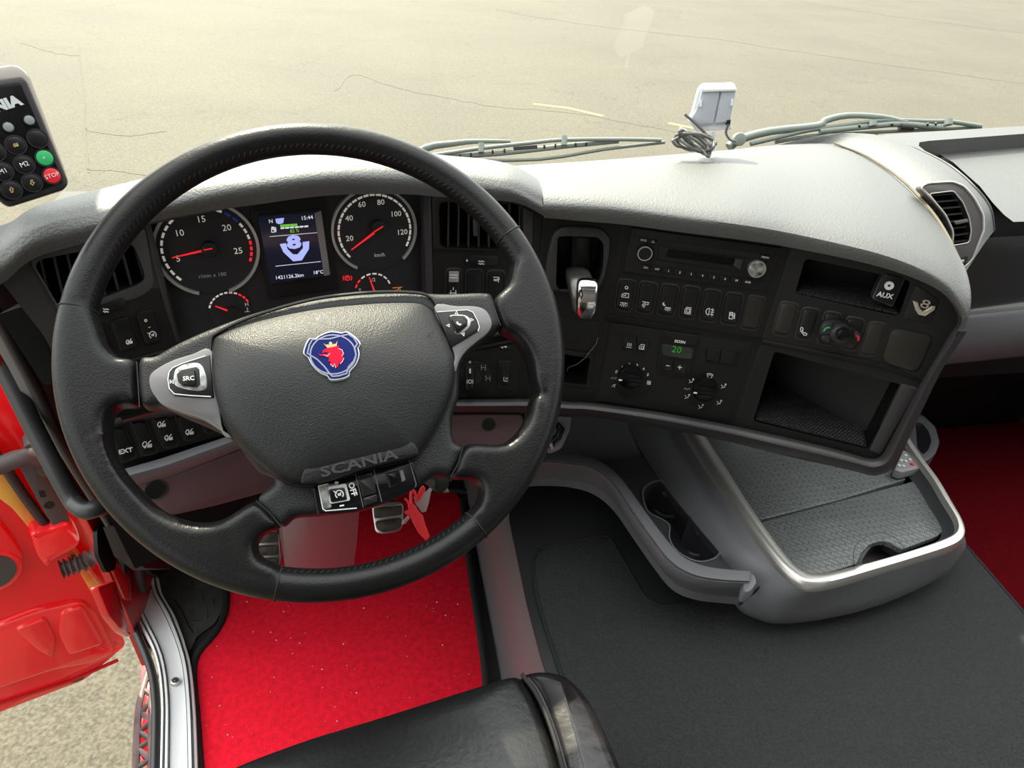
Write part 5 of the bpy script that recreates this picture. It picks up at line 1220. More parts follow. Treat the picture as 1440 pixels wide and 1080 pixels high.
for c in ((937, 712), (977, 765)):
    annulus('cup_ring', zp(.30), c, .022, .026, -.001, .003, 'console_grey', TT); 
for c, dd in (((937, 690), (0, 1)), ((984, 744), (0, 1))):
    plate('cup_spring', zp(.345), [(c[0] - 7, c[1] - 4), (c[0] + 7, c[1] - 4), (c[0] + 3, c[1] + 6), (c[0] - 3, c[1] + 6)], -.002, .003, 'console_grey', TT, rnd=.002, bev=.001)
# curved rail
ra = [(740, 640), (767, 638), (807, 640), (843, 650), (873, 673), (903, 713), (933, 753), (960, 783), (993, 797), (1033, 802), (1055, 804)]
skirt = []
rb = [(738, 655), (763, 656), (798, 660), (828, 664), (853, 683), (880, 727), (907, 767), (933, 800), (963, 820), (1000, 828), (1052, 830)]
rows = []
for a, b in zip(cr(ra, 4), cr(rb, 4)):
    A, B = w3(a, .408), w3(b, .392); M1 = w3(lerp2(a, b, .30), .42); M2 = w3(lerp2(a, b, .50), .419); M3 = w3(lerp2(a, b, .56), .414); M4 = w3(lerp2(a, b, .62), .415)
    m5 = w3(lerp2(a, b, .72), .410)
    rows.append([up(A, .33), A, A.lerp(M1, .4) + Vector((0, 0, .006)), M1, M2, M3, M4, m5, B, B + (A - B) * .25 - Vector((0, 0, .012)), up(A.lerp(B, .1), .35)])
    skirt.append([up(A, .37), up(A + (A - B).normalized() * .16, .272)])
loft('curved_rail', rows, 'console_grey', TT, smooth=40); loft('rail_wall', skirt, 'console_dark', TT)
E1 = w3((1055, 817), .40)
plate('rail_end', T42, [(1048, 800), (1062, 806), (1066, 818), (1056, 832), (1044, 832)], -.03, -.006, 'console_grey', TT, rnd=.006, bev=.005)
# little bin beside the tray, towards the passenger
bn = [(1285, 583), (1298, 583), (1316, 600), (1322, 622), (1316, 638), (1302, 650), (1290, 640), (1270, 610)]
bi = [(1287, 594), (1296, 594), (1306, 606), (1310, 620), (1306, 632), (1298, 640), (1290, 630)]
plate('side_bin', zp(.41), bn, -.10, 0, 'console_dark', TT, rnd=.01, bev=.003, holes=[locs(zp(.41), bi, 0, .008)])
plate('bin_floor', zp(.33), bn, -.004, 0, 'gap_black', TT)
# remote control lying in the tray
rp = zp(.414)
RC = thing('remote_control', 'small grey remote control with a red key lying at the tray corner', 'remote control', w3((1278, 650), .396))
plate('body', rp, [(1258, 660), (1270, 632), (1282, 638), (1294, 658), (1268, 664)], -.016, 0, 'remote_grey', RC, rnd=.003, bev=.002)
for i, p in enumerate(((1274, 640), (1268, 647), (1274, 648), (1280, 646), (1265, 654), (1271, 655))): disc('key', rp, p, .0028, 0, .002, 'logo_silver', RC, n=10)
disc('red_key', rp, (1283, 652), .0036, 0, .002, 'button_red', RC, n=12)

# ================================================================== MATS AND CARPETS
gm_px = [(750, 797), (753, 782), (766, 770), (842, 755), (857, 758), (870, 778), (888, 808), (905, 838), (920, 848), (938, 852), (1000, 842), (1040, 835), (1180, 790), (1330, 720), (1362, 772), (1440, 862), (1520, 950), (1520, 1200), (860, 1200), (806, 1000), (780, 920), (757, 845)]
gmat = plate('floor_mat', zp(TZ + .008), gm_px, -.008, 0, 'mat_grey', None, rnd=.02, bev=.003)
tag(gmat, 'dark grey felt mat covering the raised engine tunnel below the console', 'floor mat')
tube('edge_binding', [w3(q, TZ + .006) for q in cr(gm_px[:11], 4)], .0035, 'binding_black', gmat, 8)
tube('edge_binding', [w3(q, TZ + .006) for q in cr([(750, 797), (757, 845), (780, 920), (806, 1000), (860, 1200)], 4)], .0035, 'binding_black', gmat, 8)
tube('edge_binding', [w3(q, TZ + .006) for q in [(1340, 745), (1362, 772), (1440, 862), (1520, 950)]], .003, 'binding_black', gmat, 8)
rc_px = [(300, 690), (640, 690), (650, 705), (654, 740), (664, 820), (675, 890), (683, 955), (692, 1080), (700, 1180), (292, 1180), (281, 1080), (276, 1010), (271, 950), (277, 920), (300, 893), (314, 868), (318, 840), (314, 810), (306, 760)]
rcp = plate('floor_carpet', zp(.012), rc_px, -.011, 0, 'carpet_red', None, rnd=.02, bev=.002)
tag(rcp, 'bright red carpet mat in the driver footwell with black edging', 'carpet')
tube('edge_binding', [w3(q, .013) for q in cr(rc_px, 3, True)], .0072, 'binding_black', rcp, 8, True)
rng = random.Random(3); cv, cf = [], []
for _ in range(90):
    px = (rng.uniform(285, 685), rng.uniform(845, 1080)); c = w3(px, .0135); r = rng.choice((.0006, .0008, .0012, .0018)); s = len(cv)
    cv += [c + Vector(v) * r for v in ((1, 0, 0), (0, 1, 0), (-1, 0, 0), (0, -1, 0), (0, 0, 1))]; cf += [(s, s + 1, s + 4), (s + 1, s + 2, s + 4), (s + 2, s + 3, s + 4), (s + 3, s, s + 4)]
cb = mesh('debris', cv, cf, 'crumb', None, None, 0); tag(cb, 'pale crumbs and grit scattered on the red driver carpet', 'debris'); cb['kind'] = 'stuff'
pcp = solid('floor_carpet', zp(0), [(1.09, .2), (1.9, .2), (1.9, 1.27), (1.09, 1.27)], .001, .012, 'carpet_red_shaded', None); tag(pcp, 'shaded red carpet on the passenger floor at the right edge', 'carpet')
box('wall_right', 1.9, 1.93, -.9, 1.3, -.06, 1.0, 'console_dark')['kind'] = 'structure'
# moulded rubber mat on the left with raised tread bars
zG = Z(0, 720, 3)
rm_px = zG((560, 20), (680, 60), (760, 200), (820, 270), (940, 330), (946, 400), (905, 470), (830, 525), (800, 590), (740, 450), (680, 330), (640, 250))
rmt = plate('rubber_mat', zp(.006), rm_px, -.004, 0, 'rubber_dusty', None, bev=.001); tag(rmt, 'dusty black rubber mat with raised tread between the door sill and red carpet', 'floor mat')
tv = 0
for (a, b) in (((720, 260), (730, 300)), ((705, 290), (760, 280)), ((760, 320), (770, 360)), ((735, 345), (800, 330)), ((800, 290), (806, 330)), ((830, 320), (880, 305)), ((845, 340), (852, 380)), ((760, 395), (800, 385)), ((800, 400), (812, 440)), ((835, 400), (890, 388)), ((860, 350), (900, 345)), ((865, 410), (872, 450)), ((815, 455), (850, 450)), ((890, 370), (898, 400)), ((740, 230), (790, 225)), ((700, 200), (705, 240)), ((820, 480), (830, 510))):
    strokes('tread_bar', zp(.006), [zG(a, b)], .0028, .0042, 'rubber_dusty', rmt, th=.0026)
strokes('torn_edge', zp(.006), [zG((735, 370), (770, 420), (790, 470), (815, 510))], .0015, .002, 'gap_black', rmt)

# ================================================================== SILL, SEALS, LEFT SIDE
sl = zG((530, 290), (540, 360), (583, 460), (640, 570), (668, 670), (680, 800), (678, 950), (672, 1200)); sr = zG((664, 266), (682, 340), (738, 440), (782, 560), (806, 660), (820, 800), (828, 950), (835, 1200))
rows = []
for a, b in zip(cr(sl, 5), cr(sr, 5)):
    A, B = w3(a, .035), w3(b, .028); r = []
    for t, dz_ in ((0, -.03), (0, 0), (.06, .002), (.08, -.001), (.12, -.001), (.14, .003), (.2, .003), (.23, -.003), (.5, -.005), (.74, -.003), (.77, .003), (.86, .003), (.88, -.001), (.92, -.001), (.94, .002), (1, 0), (1, -.02)):
        r.append(A.lerp(B, t) + Vector((0, 0, dz_)))
    rows.append(r)
o = loft('door_sill', rows, 'aluminium', None, caps=True, smooth=25); tag(o, 'pale ribbed aluminium sill plate along the open driver door', 'sill')
for t_ in (.10, .165, .23, .76, .86, .905):
    tube('groove', [w3(a, .035).lerp(w3(b, .028), t_) + Vector((0, 0, .0012 if t_ > .7 or t_ < .2 else -.001)) for a, b in zip(cr(sl, 5), cr(sr, 5))], .0011, 'door_grey', o, 6)
SP = zp(.033)
for c in ((200, 820), (245.5, 957)):
    s = disc('screw', SP, c, .0075, -.004, .0025, 'screw_steel', o, bev=.002, n=16); annulus('screw_recess', SP, c, .002, .004, .0024, .0028, 'gap_black', s, n=12)
def tubez(name, pts, r, m, par=None, n=10, sm=5, **k): return tube(name, cr(pts, sm), r, m, par, n, **k)
X42 = xp(-.425)
sd_ = [X42.hit((-12, 430)), X42.hit((25, 500)), X42.hit((53, 553)), X42.hit((84, 620)), X42.hit((112, 668)), X42.hit((140, 712)), X42.hit((160, 748)), w3((170, 790), .20), w3((176, 840), .10), w3((188, 880), .045), w3((211, 937), .03), w3((219, 987), .03), w3((218, 1080), .03), w3((214, 1180), .03)]
o = tubez('door_seal', sd_, .0075, 'seal_black'); tag(o, 'black rubber door seal running down the pillar to the sill', 'seal')
sd2 = [X42.hit((128, 680), 0), X42.hit((158, 735)), X42.hit((176, 765)), w3((184, 800), .18), w3((190, 830), .10)]
o = tubez('door_seal', [p + Vector((.012, 0, 0)) for p in sd2], .008, 'rubber_black'); tag(o, 'short inner black rubber seal beside the aluminium sill end', 'seal')
# grey pillar strip
pst = plate('trim_5', X42, [(-30, 340), (8, 396), (78, 540), (122, 628), (104, 640), (96, 624), (42, 515), (-30, 385)], -.02, .004, 'pillar_grey', bev=.003); struct(pst)
kick = plate('trim_6', X42, [(8, 396), (80, 470), (200, 560), (330, 640), (330, 700), (225, 812), (186, 790), (168, 745), (140, 680), (78, 540)], -.02, -.004, 'dash_dark', bev=.001); struct(kick)
kb = plate('trim_7', xp(-.40), [(165, 740), (300, 700), (300, 760), (240, 800), (205, 800), (180, 780)], -.02, 0, 'rubber_black', bev=.004); struct(kb)
# red body side behind seal and handle
XW = xp(-.462)
wl_ = plate('wall_left', XW, [(-60, 330), (20, 430), (62, 530), (112, 640), (152, 725), (182, 790), (186, 845), (176, 842), (156, 795), (126, 738), (104, 698), (74, 638), (28, 556), (-60, 420)], -.010, 0, 'paint_red', bev=.003); struct(wl_)
cv_ = plate('trim_8', xp(-.458), [(136, 745), (150, 735), (160, 760), (164, 800), (150, 806), (138, 780)], -.004, .002, 'gap_black', rnd=.01); struct(cv_)
o = plate('trim_9', xp(-.455), [(138, 826), (164, 816), (176, 860), (186, 896), (172, 888), (154, 866)], -.008, .004, 'paint_red', rnd=.01, bev=.004); struct(o)
# grab handle
gh = [at(-30, 455, .86), at(8, 522, .87), at(47, 600, .88), at(78, 660, .885), at(100, 700, .89), at(110, 712, .885), at(122, 718, .88), at(138, 714, .885), at(150, 710, .90)]
o = tubez('grab_handle', gh, .0118, 'seal_black', None, 14); tag(o, 'black tubular grab handle running down beside the open red door', 'grab handle')
# ---- the open door
DZ = zp(-.30).hit((178, 908))
PD = Pl(DZ, (.40, -.91, .05))
zH = Z(0, 560, 3.6)
DR = thing('door_1', 'open glossy red driver door with hinge and stay, seen at the lower left', 'door', DZ)
DR['kind'] = 'structure'
del DR['category']
plate('door_shell', PD, [(178, 908), (168, 880), (118, 800), (100, 782), (60, 745), (0, 650), (-70, 560), (-140, 600), (-140, 1078), (0, 1003), (120, 957)], -.05, 0, 'paint_red', DR, rnd=.012, bev=.006)
plate('door_frame', PD, [(-160, 300), (0, 470), (60, 570), (110, 665), (150, 745), (176, 810), (165, 860), (118, 800), (60, 745), (0, 650), (-160, 560)], -.09, -.03, 'paint_red', DR, bev=.004)
plate('door_panel', PD, zG((-200, 560), (20, 470), (150, 420), (350, 375), (410, 440), (490, 590), (400, 640), (230, 670), (20, 740), (-200, 830)), -.01, .012, 'paint_red', DR, rnd=.02, bev=.008)
plate('door_panel', PD, zG((60, 500), (190, 445), (240, 540), (225, 620), (160, 590)), 0, .020, 'paint_red', DR, rnd=.012, bev=.007)
plate('door_panel', PD, zG((255, 430), (345, 395), (440, 560), (290, 610), (245, 520)), 0, .020, 'paint_red', DR, rnd=.012, bev=.007)
plate('door_panel', PD, zG((-200, 250), (0, 330), (80, 260), (105, 200), (60, 120), (-20, 20), (-200, -60)), 0, .018, 'paint_red', DR, rnd=.03, bev=.010)
plate('drain_notch', PD, zG((303, 722), (320, 700), (358, 690), (352, 706), (325, 716)), 0, .002, 'door_grey', DR)
strokes('lower_lip', PD, [zG((-200, 880), (0, 812), (300, 715), (500, 628))], .006, .006, 'paint_red_dark', DR, th=.006)
sp_ = disc('speaker_grille', PD, (-14, 806), .052, 0, .022, 'paint_red', DR, bev=.006, n=40); disc('grille_cloth', PD, (-14, 806), .042, .02, .0235, 'door_grey', sp_, n=36)
plate('reflection_plate', PD, zH((-60, 300), (60, 390), (150, 520), (280, 660), (235, 700), (170, 690), (60, 560), (-60, 470)), 0, .02, 'yellow_reflection', DR, rnd=.006, bev=.004, label='yellow reflecting edge of the door')  # plate coloured as the ground's reflection in the door paint
tube('door_gasket', [PD.hit(q, .035) for q in zH((-60, 230), (20, 340), (120, 490), (225, 632))], .009, 'seal_black', DR, 10)
plate('hinge_plate', PD, zH((95, 345), (185, 325), (260, 440), (355, 625), (345, 650), (270, 652), (190, 520)), .02, .05, 'door_grey', DR, rnd=.004, bev=.003)
plate('hole', PD, zH((195, 470), (225, 468), (235, 500), (205, 502)), .05, .0508, 'gap_black', DR); disc('hole', PD, zH((250, 542))[0], .0085, .05, .0508, 'gap_black', DR, n=16)
plate('hinge_arm', PD, zH((148, 690), (250, 668), (345, 632), (395, 690), (412, 735), (380, 772), (270, 825), (235, 868), (180, 800)), .0, .06, 'paint_red', DR, rnd=.01, bev=.010)
plate('stay_housing', PD, zH((115, 240), (210, 205), (300, 240), (352, 330), (345, 372), (270, 404), (200, 402), (130, 290)), .04, .075, 'door_grey', DR, rnd=.012, bev=.005)
tube('door_stay', [PD.hit(q, .085) for q in zH((-80, 365), (0, 340), (80, 308), (150, 292), (200, 320))], .011, 'door_grey', DR, 10, ry=.016)
tube('stay_pin', [PD.hit(zH((140, 350))[0], .06), PD.hit(zH((140, 350))[0], .10)], .010, 'seal_black', DR, 12)
bl = []
bp_ = cr([PD.hit(q, h) for q, h in zip(zH((310, 868), (360, 850), (420, 830), (480, 800), (560, 765)), (.05, .05, .05, .05, .04))], 10)
nb = len(bp_)
rows_r = lambda t: .80 + .28 * (math.cos(t * 2 * math.pi * 8) > 0) 
o = tube('cable_bellows', bp_, .020, 'bellows_grey', DR, 14, taper=lambda t: .82 + .22 * math.cos(t * 2 * math.pi * 8))
plate('lower_post', PD, zH((340, 780), (370, 770), (600, 1080), (570, 1100), (470, 1000)), .0, .03, 'yellow_reflection', DR, bev=.003)  # golden reflection put into the post's colour
# step outside below the sill
ST = thing('entry_step', 'pinkish metal grating step with red trim outside below the door sill', 'step', (-.6, .6, -.45))
SPz = zp(-.38)
for ln in (zG((625, 670), (590, 800), (580, 900), (570, 1150)), zG((660, 680), (640, 800), (640, 1150))): tube('step_rail', [SPz.hit(q) for q in cr(ln, 3)], .008, 'step_metal', ST, 8)
zz = [(630, 690), (600, 745), (640, 775), (598, 850), (640, 880), (588, 930), (638, 960), (580, 1000), (636, 1040), (578, 1080)]
for a, b in zip(zz, zz[1:]): tube('tread_bar', [SPz.hit(q) for q in zG(a, b)], .006, 'step_metal', ST, 6)
plate('step_trim', SPz, zG((590, 640), (620, 600), (640, 650), (650, 1100), (560, 1010), (570, 930), (600, 880)), -.10, -.06, 'paint_red', ST, rnd=.01, bev=.005)

# ================================================================== PEDAL AND KEYS
BP = Pl(at(546, 725, 1.30), (-.05, -.75, .65))
PDL = thing('brake_pedal', 'brake pedal with metal frame and two dirty black rubber pads', 'pedal', BP.hit((546, 750)))
zJ = Z(420, 610, 7.2)
plate('pedal_plate', BP, zJ((740, 700), (1060, 680), (1062, 920), (1020, 990), (850, 1020), (775, 1000), (745, 820)), -.012, 0, 'screw_steel', PDL, rnd=.012, bev=.003)
plate('pedal_pad', BP, zJ((755, 755), (1048, 730), (1050, 820), (765, 860)), 0, .006, 'pedal_rubber', PDL, rnd=.004, bev=.002)
plate('pedal_pad', BP, zJ((770, 890), (1045, 850), (1040, 940), (1005, 975), (850, 1000), (790, 975)), 0, .006, 'pedal_rubber', PDL, rnd=.006, bev=.002)
tube('pedal_arm', [BP.hit((546, 715), -.015), BP.hit((545, 690), -.03), at(545, 640, 1.36), Vector((.02, 1.285, .50))], .011, 'gap_black', PDL, 10)
CLP = Pl(at(378, 770, 1.22), (.05, -.8, .6))
CP_ = thing('clutch_pedal', 'dirty rubber clutch pedal just left of the steering column cover', 'pedal', CLP.hit((376, 790)))
plate('pedal_plate', CLP, [(350, 748), (392, 745), (396, 790), (384, 812), (352, 806)], -.012, 0, 'screw_steel', CP_, rnd=.01, bev=.003)
for i in range(3): plate('pedal_pad', CLP, [(353, 751 + i * 18), (391, 749 + i * 18), (391, 763 + i * 18), (354, 765 + i * 18)], 0, .006, 'pedal_rubber', CP_, rnd=.003, bev=.002)
tube('pedal_arm', [CLP.hit((372, 750), -.015), at(372, 690, 1.27), Vector((-.2, 1.285, .45))], .012, 'gap_black', CP_, 10)
KP = Pl(at(590, 715, .78), (.25, -.85, .45))
KY = thing('key_bunch', 'bunch of keys with red plastic tag and clear sleeve hanging from the ignition', 'keys', KP.hit((600, 680)))
plate('red_tag', KP, zJ((1120, 770), (1105, 700), (1072, 665), (1085, 650), (1125, 680), (1150, 690), (1190, 730), (1205, 770), (1260, 830), (1285, 920), (1330, 1040), (1290, 1085), (1265, 1060), (1220, 1010), (1170, 920), (1130, 830), (1085, 815), (1075, 790)), 0, .0022, 'tag_red', KY, bev=.0006)
tube('tag_loop', [KP.hit(q, .003) for q in cr(zJ((1140, 700), (1135, 620), (1160, 570), (1200, 640), (1250, 540), (1265, 570), (1230, 640), (1180, 690)), 4)], .0018, 'tag_red', KY, 8)
plate('clear_sleeve', KP, zJ((1170, 640), (1290, 590), (1370, 510), (1340, 600), (1320, 700), (1290, 790), (1250, 800), (1180, 700)), -.004, -.002, 'clear_plastic', KY, bev=.0005)
plate('clear_sleeve', KP, zJ((1045, 900), (1110, 830), (1135, 850), (1075, 915), (1050, 920)), -.004, -.002, 'clear_plastic', KY, bev=.0005)
KP2 = Pl(at(620, 672, .80), (.2, -.9, .3))
plate('key', KP2, Z(0, 0, 1)((607, 676), (612, 670), (622, 672), (628, 682), (632, 692), (624, 694), (618, 684), (610, 686)), 0, .003, 'key_metal', KY, bev=.0008)
plate('key_head', KP2, Z(0, 0, 1)((622, 670), (632, 667), (640, 672), (634, 678), (624, 678)), .003, .010, 'switch_black', KY, rnd=.002, bev=.001)

# ================================================================== DRIVER SEAT
ST_ = thing('driver_seat', 'worn black leather driver seat cushion at the bottom edge', 'seat', (.03, .1, .3))
def cushion(name, px, z, m, drop=.14, rr=.03, lift=.012, par=ST_):
    pl = zp(z); lc = [tuple(v) for v in cr([pl.loc(q) for q in px], 4, True)]
    if area2(lc) < 0: lc = lc[::-1]
    cx = sum(p[0] for p in lc) / len(lc); cy = sum(p[1] for p in lc) / len(lc)
    prof = [(0, -drop), (0, -rr)] + [(rr * (1 - math.cos(a)), -rr + rr * math.sin(a)) for a in (math.pi / 8, math.pi / 4, 3 * math.pi / 8, math.pi / 2)]
    vs, fs = [], []; k = len(lc); prev = None
    mn = 1e9
    ref = max(abs(p[0] - cx) for p in lc)
    for ins, h in prof + [(.05, lift * .6), (.09, lift)]:
        s = len(vs); f = max(.05, 1 - ins / ref)
        vs += [pl.w(cx + (x - cx) * f, cy + (y - cy) * (1 - ins / max(abs(p[1] - cy) for p in lc)), h) for x, y in lc]
        if prev is not None: fs += [(prev + i, prev + (i + 1) % k, s + (i + 1) % k, s + i) for i in range(k)]
        prev = s
    fs.append(tuple(range(prev, prev + k)))
    return mesh(name, vs, fs, m, par, None, 60)
cushion('seat_cushion', [(290, 1110), (312, 1082), (350, 1064), (430, 1035), (520, 1008), (600, 983), (680, 958), (728, 945), (746, 962), (765, 1000), (785, 1060), (815, 1180), (840, 1400), (300, 1500), (240, 1300)], .49, 'seat_leather_worn', drop=.12, rr=.02, lift=.006)
cushion('seat_bolster', [(732, 944), (756, 938), (785, 941), (805, 950), (832, 978), (858, 1028), (885, 1090), (930, 1200), (960, 1400), (850, 1420), (812, 1180), (785, 1060), (765, 1000), (748, 964)], .495, 'seat_leather', drop=.13, rr=.022, lift=.004)
tube('seam_piping', [w3(q, .497) for q in cr([(734, 948), (752, 972), (768, 1005), (786, 1060), (806, 1140)], 4)], .0025, 'thread_black', ST_, 8)
box('seat_base', -.15, .13, -.15, .28, .02, .36, 'gap_black', ST_, bev=0)

# ================================================================== HANDSET, DEVICE, WIPERS
dH = ray(50, 190).normalized()
PHs = Pl(at(45, 190, .56), (-dH + Vector((.05, 0, .12))))
HS_ = thing('remote_handset', 'black suspension remote handset with round keys, green and red ones, at upper left', 'remote control', PHs.hit((40, 270)))
zK = Z(0, 80, 4.909)
oq = [(-72, 150), (-60, 120), (34, 110), (40, 116), (96, 258), (92, 265), (12, 291), (4, 288)]
body = plate('body', PHs, [(-100, 128), (30, 107), (38, 113), (97, 256), (92, 265), (10, 291), (-10, 275)], -.030, 0, 'remote_body', HS_, rnd=.004, bev=.0025)
plate('back_shell', PHs, [(-100, 108), (22, 89), (40, 102), (96, 250), (10, 284), (-12, 270)], -.040, -.006, 'remote_side', HS_, rnd=.006, bev=.004)
plate('face_panel', PHs, [(-88, 132), (28, 115), (90, 256), (11, 284), (-6, 274)], 0, .0009, 'gloss_black', HS_, rnd=.003, bev=.0004)
lgx = (zK((0, 0))[0], zK((130, -35))[0]); 
text('SCANIA', PHs, (-10, 152.5), .0103, 'logo_silver', HS_, (26, 141.5), h=.0013, bold=.0006, sx=1.12)
def key(c, r, m, tx_=None, ln=None, tm='print_white', sz=.0040):
    cpx = zK(c)[0]; rim_ = annulus('key_rim', PHs, cpx, r, r * 1.16, 0, .0022, 'remote_body', HS_, n=24)
    k = disc('key', PHs, cpx, r * .97, 0, .003, m, HS_, bev=.0008, n=24)
    if tx_: text(tx_, PHs, cpx, sz, tm, k, (cpx[0] + 30, cpx[1] - 9), h=.0033)
    if ln: strokes('symbol', PHs, [ic(cpx, 3.4, (30, -9))(*l) for l in ln], .0033, .0005, tm, k)
aup = [[(-.4, -1), (.4, -1), (.4, .2), (.9, .2), (0, 1.1), (-.9, .2), (-.4, .2), (-.4, -1)]]; adn = [[(x, -y) for x, y in l] for l in aup]
key((203, 436), .0037, 'button_grey'); key((58, 484), .0037, 'button_grey'); key((-80, 525), .0037, 'button_grey')
key((110, 607), .0066, 'switch_black', ln=truck, tm='emblem_gold'); key((260, 563), .0066, 'switch_black'); key((-35, 655), .0066, 'switch_black')
key((168, 742), .0066, 'switch_black', 'M2', sz=.0052); key((20, 790), .0066, 'switch_black', 'M1', sz=.0052)
key((310, 697), .0062, 'button_green', ln=[[(-.8, .3), (.2, .3)], [(-.8, -.2), (-.3, -.2)]]); key((360, 820), .0062, 'button_red', 'STOP', sz=.0046)
key((222, 868), .0066, 'switch_black', ln=adn, tm='emblem_gold'); key((80, 918), .0066, 'switch_black', ln=aup, tm='emblem_gold')
tube('coiled_lead', [PHs.hit((-40, 260), -.02), PHs.hit((-60, 330), -.03), at(-80, 420, .75)], .005, 'seal_black', HS_, 8)
# white device on the glass with cable bundle
PV = Pl(at(1003, 155, 1.10), (-.30, -1, .12))
DV = thing('windscreen_device', 'white plastic device cradle standing at the windscreen above the dash', 'device', PV.hit((1000, 205)))
zM = Z(580, 100, 2.483)
plate('cradle_back', PV, zM((1000, 60), (1015, 45), (1125, 42), (1133, 68), (1110, 180), (1120, 205), (990, 212), (962, 172), (975, 150)), -.012, 0, 'device_white', DV, rnd=.004, bev=.002)
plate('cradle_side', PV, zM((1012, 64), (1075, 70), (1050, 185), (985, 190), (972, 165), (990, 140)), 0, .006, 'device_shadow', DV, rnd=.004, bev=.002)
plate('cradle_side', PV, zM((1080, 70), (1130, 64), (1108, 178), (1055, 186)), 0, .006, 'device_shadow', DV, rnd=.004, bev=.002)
plate('cradle_rim', PV, zM((1010, 60), (1132, 58), (1134, 70), (1012, 74)), 0, .010, 'device_white', DV, rnd=.002, bev=.002)
for p in zM((1008, 112), (1117, 108)): plate('clip', PV, [(p[0] - 1.5, p[1] - 4), (p[0] + 1.5, p[1] - 4), (p[0] + 1, p[1] + 5), (p[0] - 2, p[1] + 5)], 0, .009, 'device_white', DV)
tube('mounting_foot', [PV.hit((1003, 185), -.006), PV.hit((1003, 212), -.006)], .004, 'device_white', DV, 10)
plate('plug', PV, zM((1098, 172), (1112, 170), (1110, 190), (1096, 188)), 0, .008, 'gap_black', DV, bev=.001)
cpts = []
rg = random.Random(11)
cc = zM((990, 262))[0]
for k in range(5 * 14):
    a = 2 * math.pi * k / 14; lp = k // 14
    cpts.append(at(cc[0] + math.cos(a) * (30 - 2.5 * lp + rg.uniform(-2, 2)) - 2, cc[1] - 6 + math.sin(a + lp * .35) * (10 + 2.2 * lp) + rg.uniform(-1.5, 1.5), 1.075 + .012 * math.sin(a * 1.5 + lp)))
lead1 = [PV.hit(q, .012) for q in zM((950, 150), (985, 180), (1020, 215), (1045, 245))]
o = tube('cable', cr(lead1 + cpts, 3), .0024, 'cable_grey', None, 6); tag(o, 'dark cable coiled in an untidy bundle on the dash below the white device', 'cable')
o2 = tube('cable', cr([PV.hit(q, .01) for q in zM((1104, 185), (1095, 215), (1110, 240), (1130, 245))], 4), .002, 'cable_grey', None, 6); tag(o2, 'short dark cable hanging from the right of the white device', 'cable')
# wipers beyond the glass
def wp(q, d): return at(q[0], q[1], d)
WL = thing('windscreen_wiper', 'left grey wiper parked across the windscreen behind the steering wheel', 'wiper', wp((760, 215), 1.42), 'windscreen wipers')
zN = Z(440, 160, 3.6)
D1 = 1.42
tube('arm', [wp(q, D1) for q in cr([(560, 235), zN((570, 175))[0], zN((700, 152))[0], zN((820, 140))[0], zN((1000, 140))[0]], 3)], .0085, 'wiper_grey', WL, 8, taper=lambda t: 1.15 - .7 * t)
tube('blade_frame', [wp(q, D1 - .01) for q in cr([(575, 222), zN((640, 205))[0], zN((850, 175))[0], zN((1100, 148))[0], zN((1270, 132))[0], (880, 196), (930, 197)], 3)], .0042, 'wiper_light', WL, 8)
tube('rubber', [wp(q, D1) for q in cr([(590, 226), (640, 226), (760, 224), (850, 210), (935, 200)], 3)], .0035, 'wiper_grey', WL, 8)
tube('linkage', [wp(q, D1) for q in cr([(600, 222), (700, 216), (790, 206), (870, 198)], 3)], .0055, 'wiper_light', WL, 8)
for x, y in zN((690, 212), (745, 205), (800, 198), (910, 184), (970, 178), (1172, 158), (1228, 153), (1330, 148), (1384, 146)): tube('tooth', [wp((x, y), D1 - .01), wp((x, y + 5), D1 - .005)], .0020, 'seal_black', WL, 6)
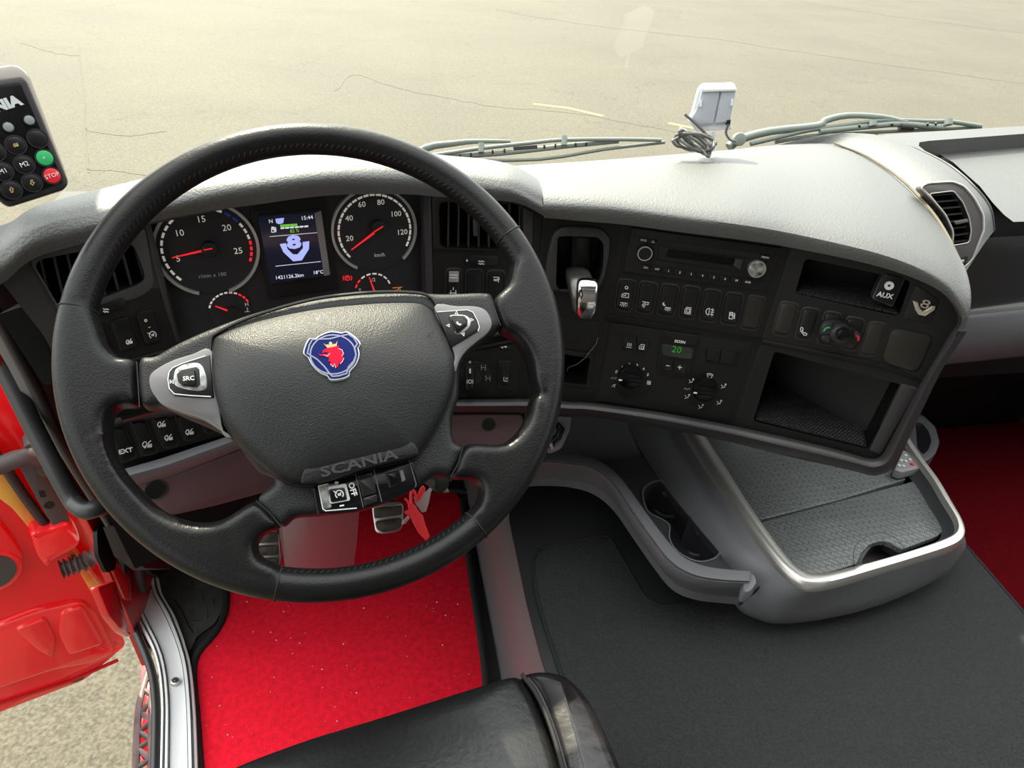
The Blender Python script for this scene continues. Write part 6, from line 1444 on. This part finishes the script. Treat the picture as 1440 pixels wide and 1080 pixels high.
for x, y in zN((852, 172), (1272, 135)): tube('bracket', [wp((x, y - 6), D1 - .012), wp((x, y + 7), D1 - .012)], .0065, 'wiper_light', WL, 8)
tube('block', [wp(q, D1) for q in zN((1015, 180), (1135, 170))], .007, 'seal_black', WL, 8)
WR = thing('windscreen_wiper', 'right grey wiper parked low on the windscreen beyond the passenger dash', 'wiper', wp((1200, 190), 1.5), 'windscreen wipers')
zQ = Z(1140, 160, 4.8); D2 = 1.52
tube('arm', [wp(q, D2) for q in cr([(1025, 207), zM((1145, 238))[0], zM((1250, 210))[0], (1150, 177), zQ((100, 45))[0], zQ((250, 12))[0], zQ((480, 22))[0], zQ((650, 60))[0]], 3)], .0095, 'wiper_light', WR, 8, taper=lambda t: 1.1 - .5 * t)
tube('blade_frame', [wp(q, D2) for q in cr([zM((1180, 255))[0], (1100, 192), zQ((0, 110))[0], zQ((250, 75))[0], zQ((500, 45))[0], zQ((800, 52))[0], zQ((950, 55))[0], zQ((1150, 85))[0]], 3)], .0050, 'wiper_grey', WR, 8)
tube('rubber', [wp(q, D2 + .01) for q in cr([(1090, 200), zQ((0, 150))[0], zQ((300, 130))[0], zQ((700, 110))[0], zQ((1150, 90))[0]], 3)], .0045, 'wiper_grey', WR, 8)
tube('linkage', [wp(q, D2) for q in cr([zQ((60, 120))[0], zQ((400, 85))[0], zQ((620, 70))[0], zQ((900, 95))[0]], 3)], .0065, 'wiper_light', WR, 8)
for x, y in zQ((420, 60), (930, 52)): tube('bracket', [wp((x, y - 3), D2 - .01), wp((x, y + 5), D2 - .01)], .0085, 'wiper_light', WR, 8)
for x, y in zQ((330, 72), (550, 62), (790, 62), (845, 60)): tube('tooth', [wp((x, y), D2 - .01), wp((x, y + 4), D2 - .005)], .0022, 'seal_black', WR, 6)
tube('block', [wp(q, D2) for q in zQ((600, 85), (690, 92))], .009, 'seal_black', WR, 8)
disc('pivot', Pl(wp(zM((1145, 238))[0], 1.5), (-.2, -1, .3)), zM((1145, 238))[0], .014, -.01, .006, 'wiper_light', WR, bev=.003)
# worn mark on the hood
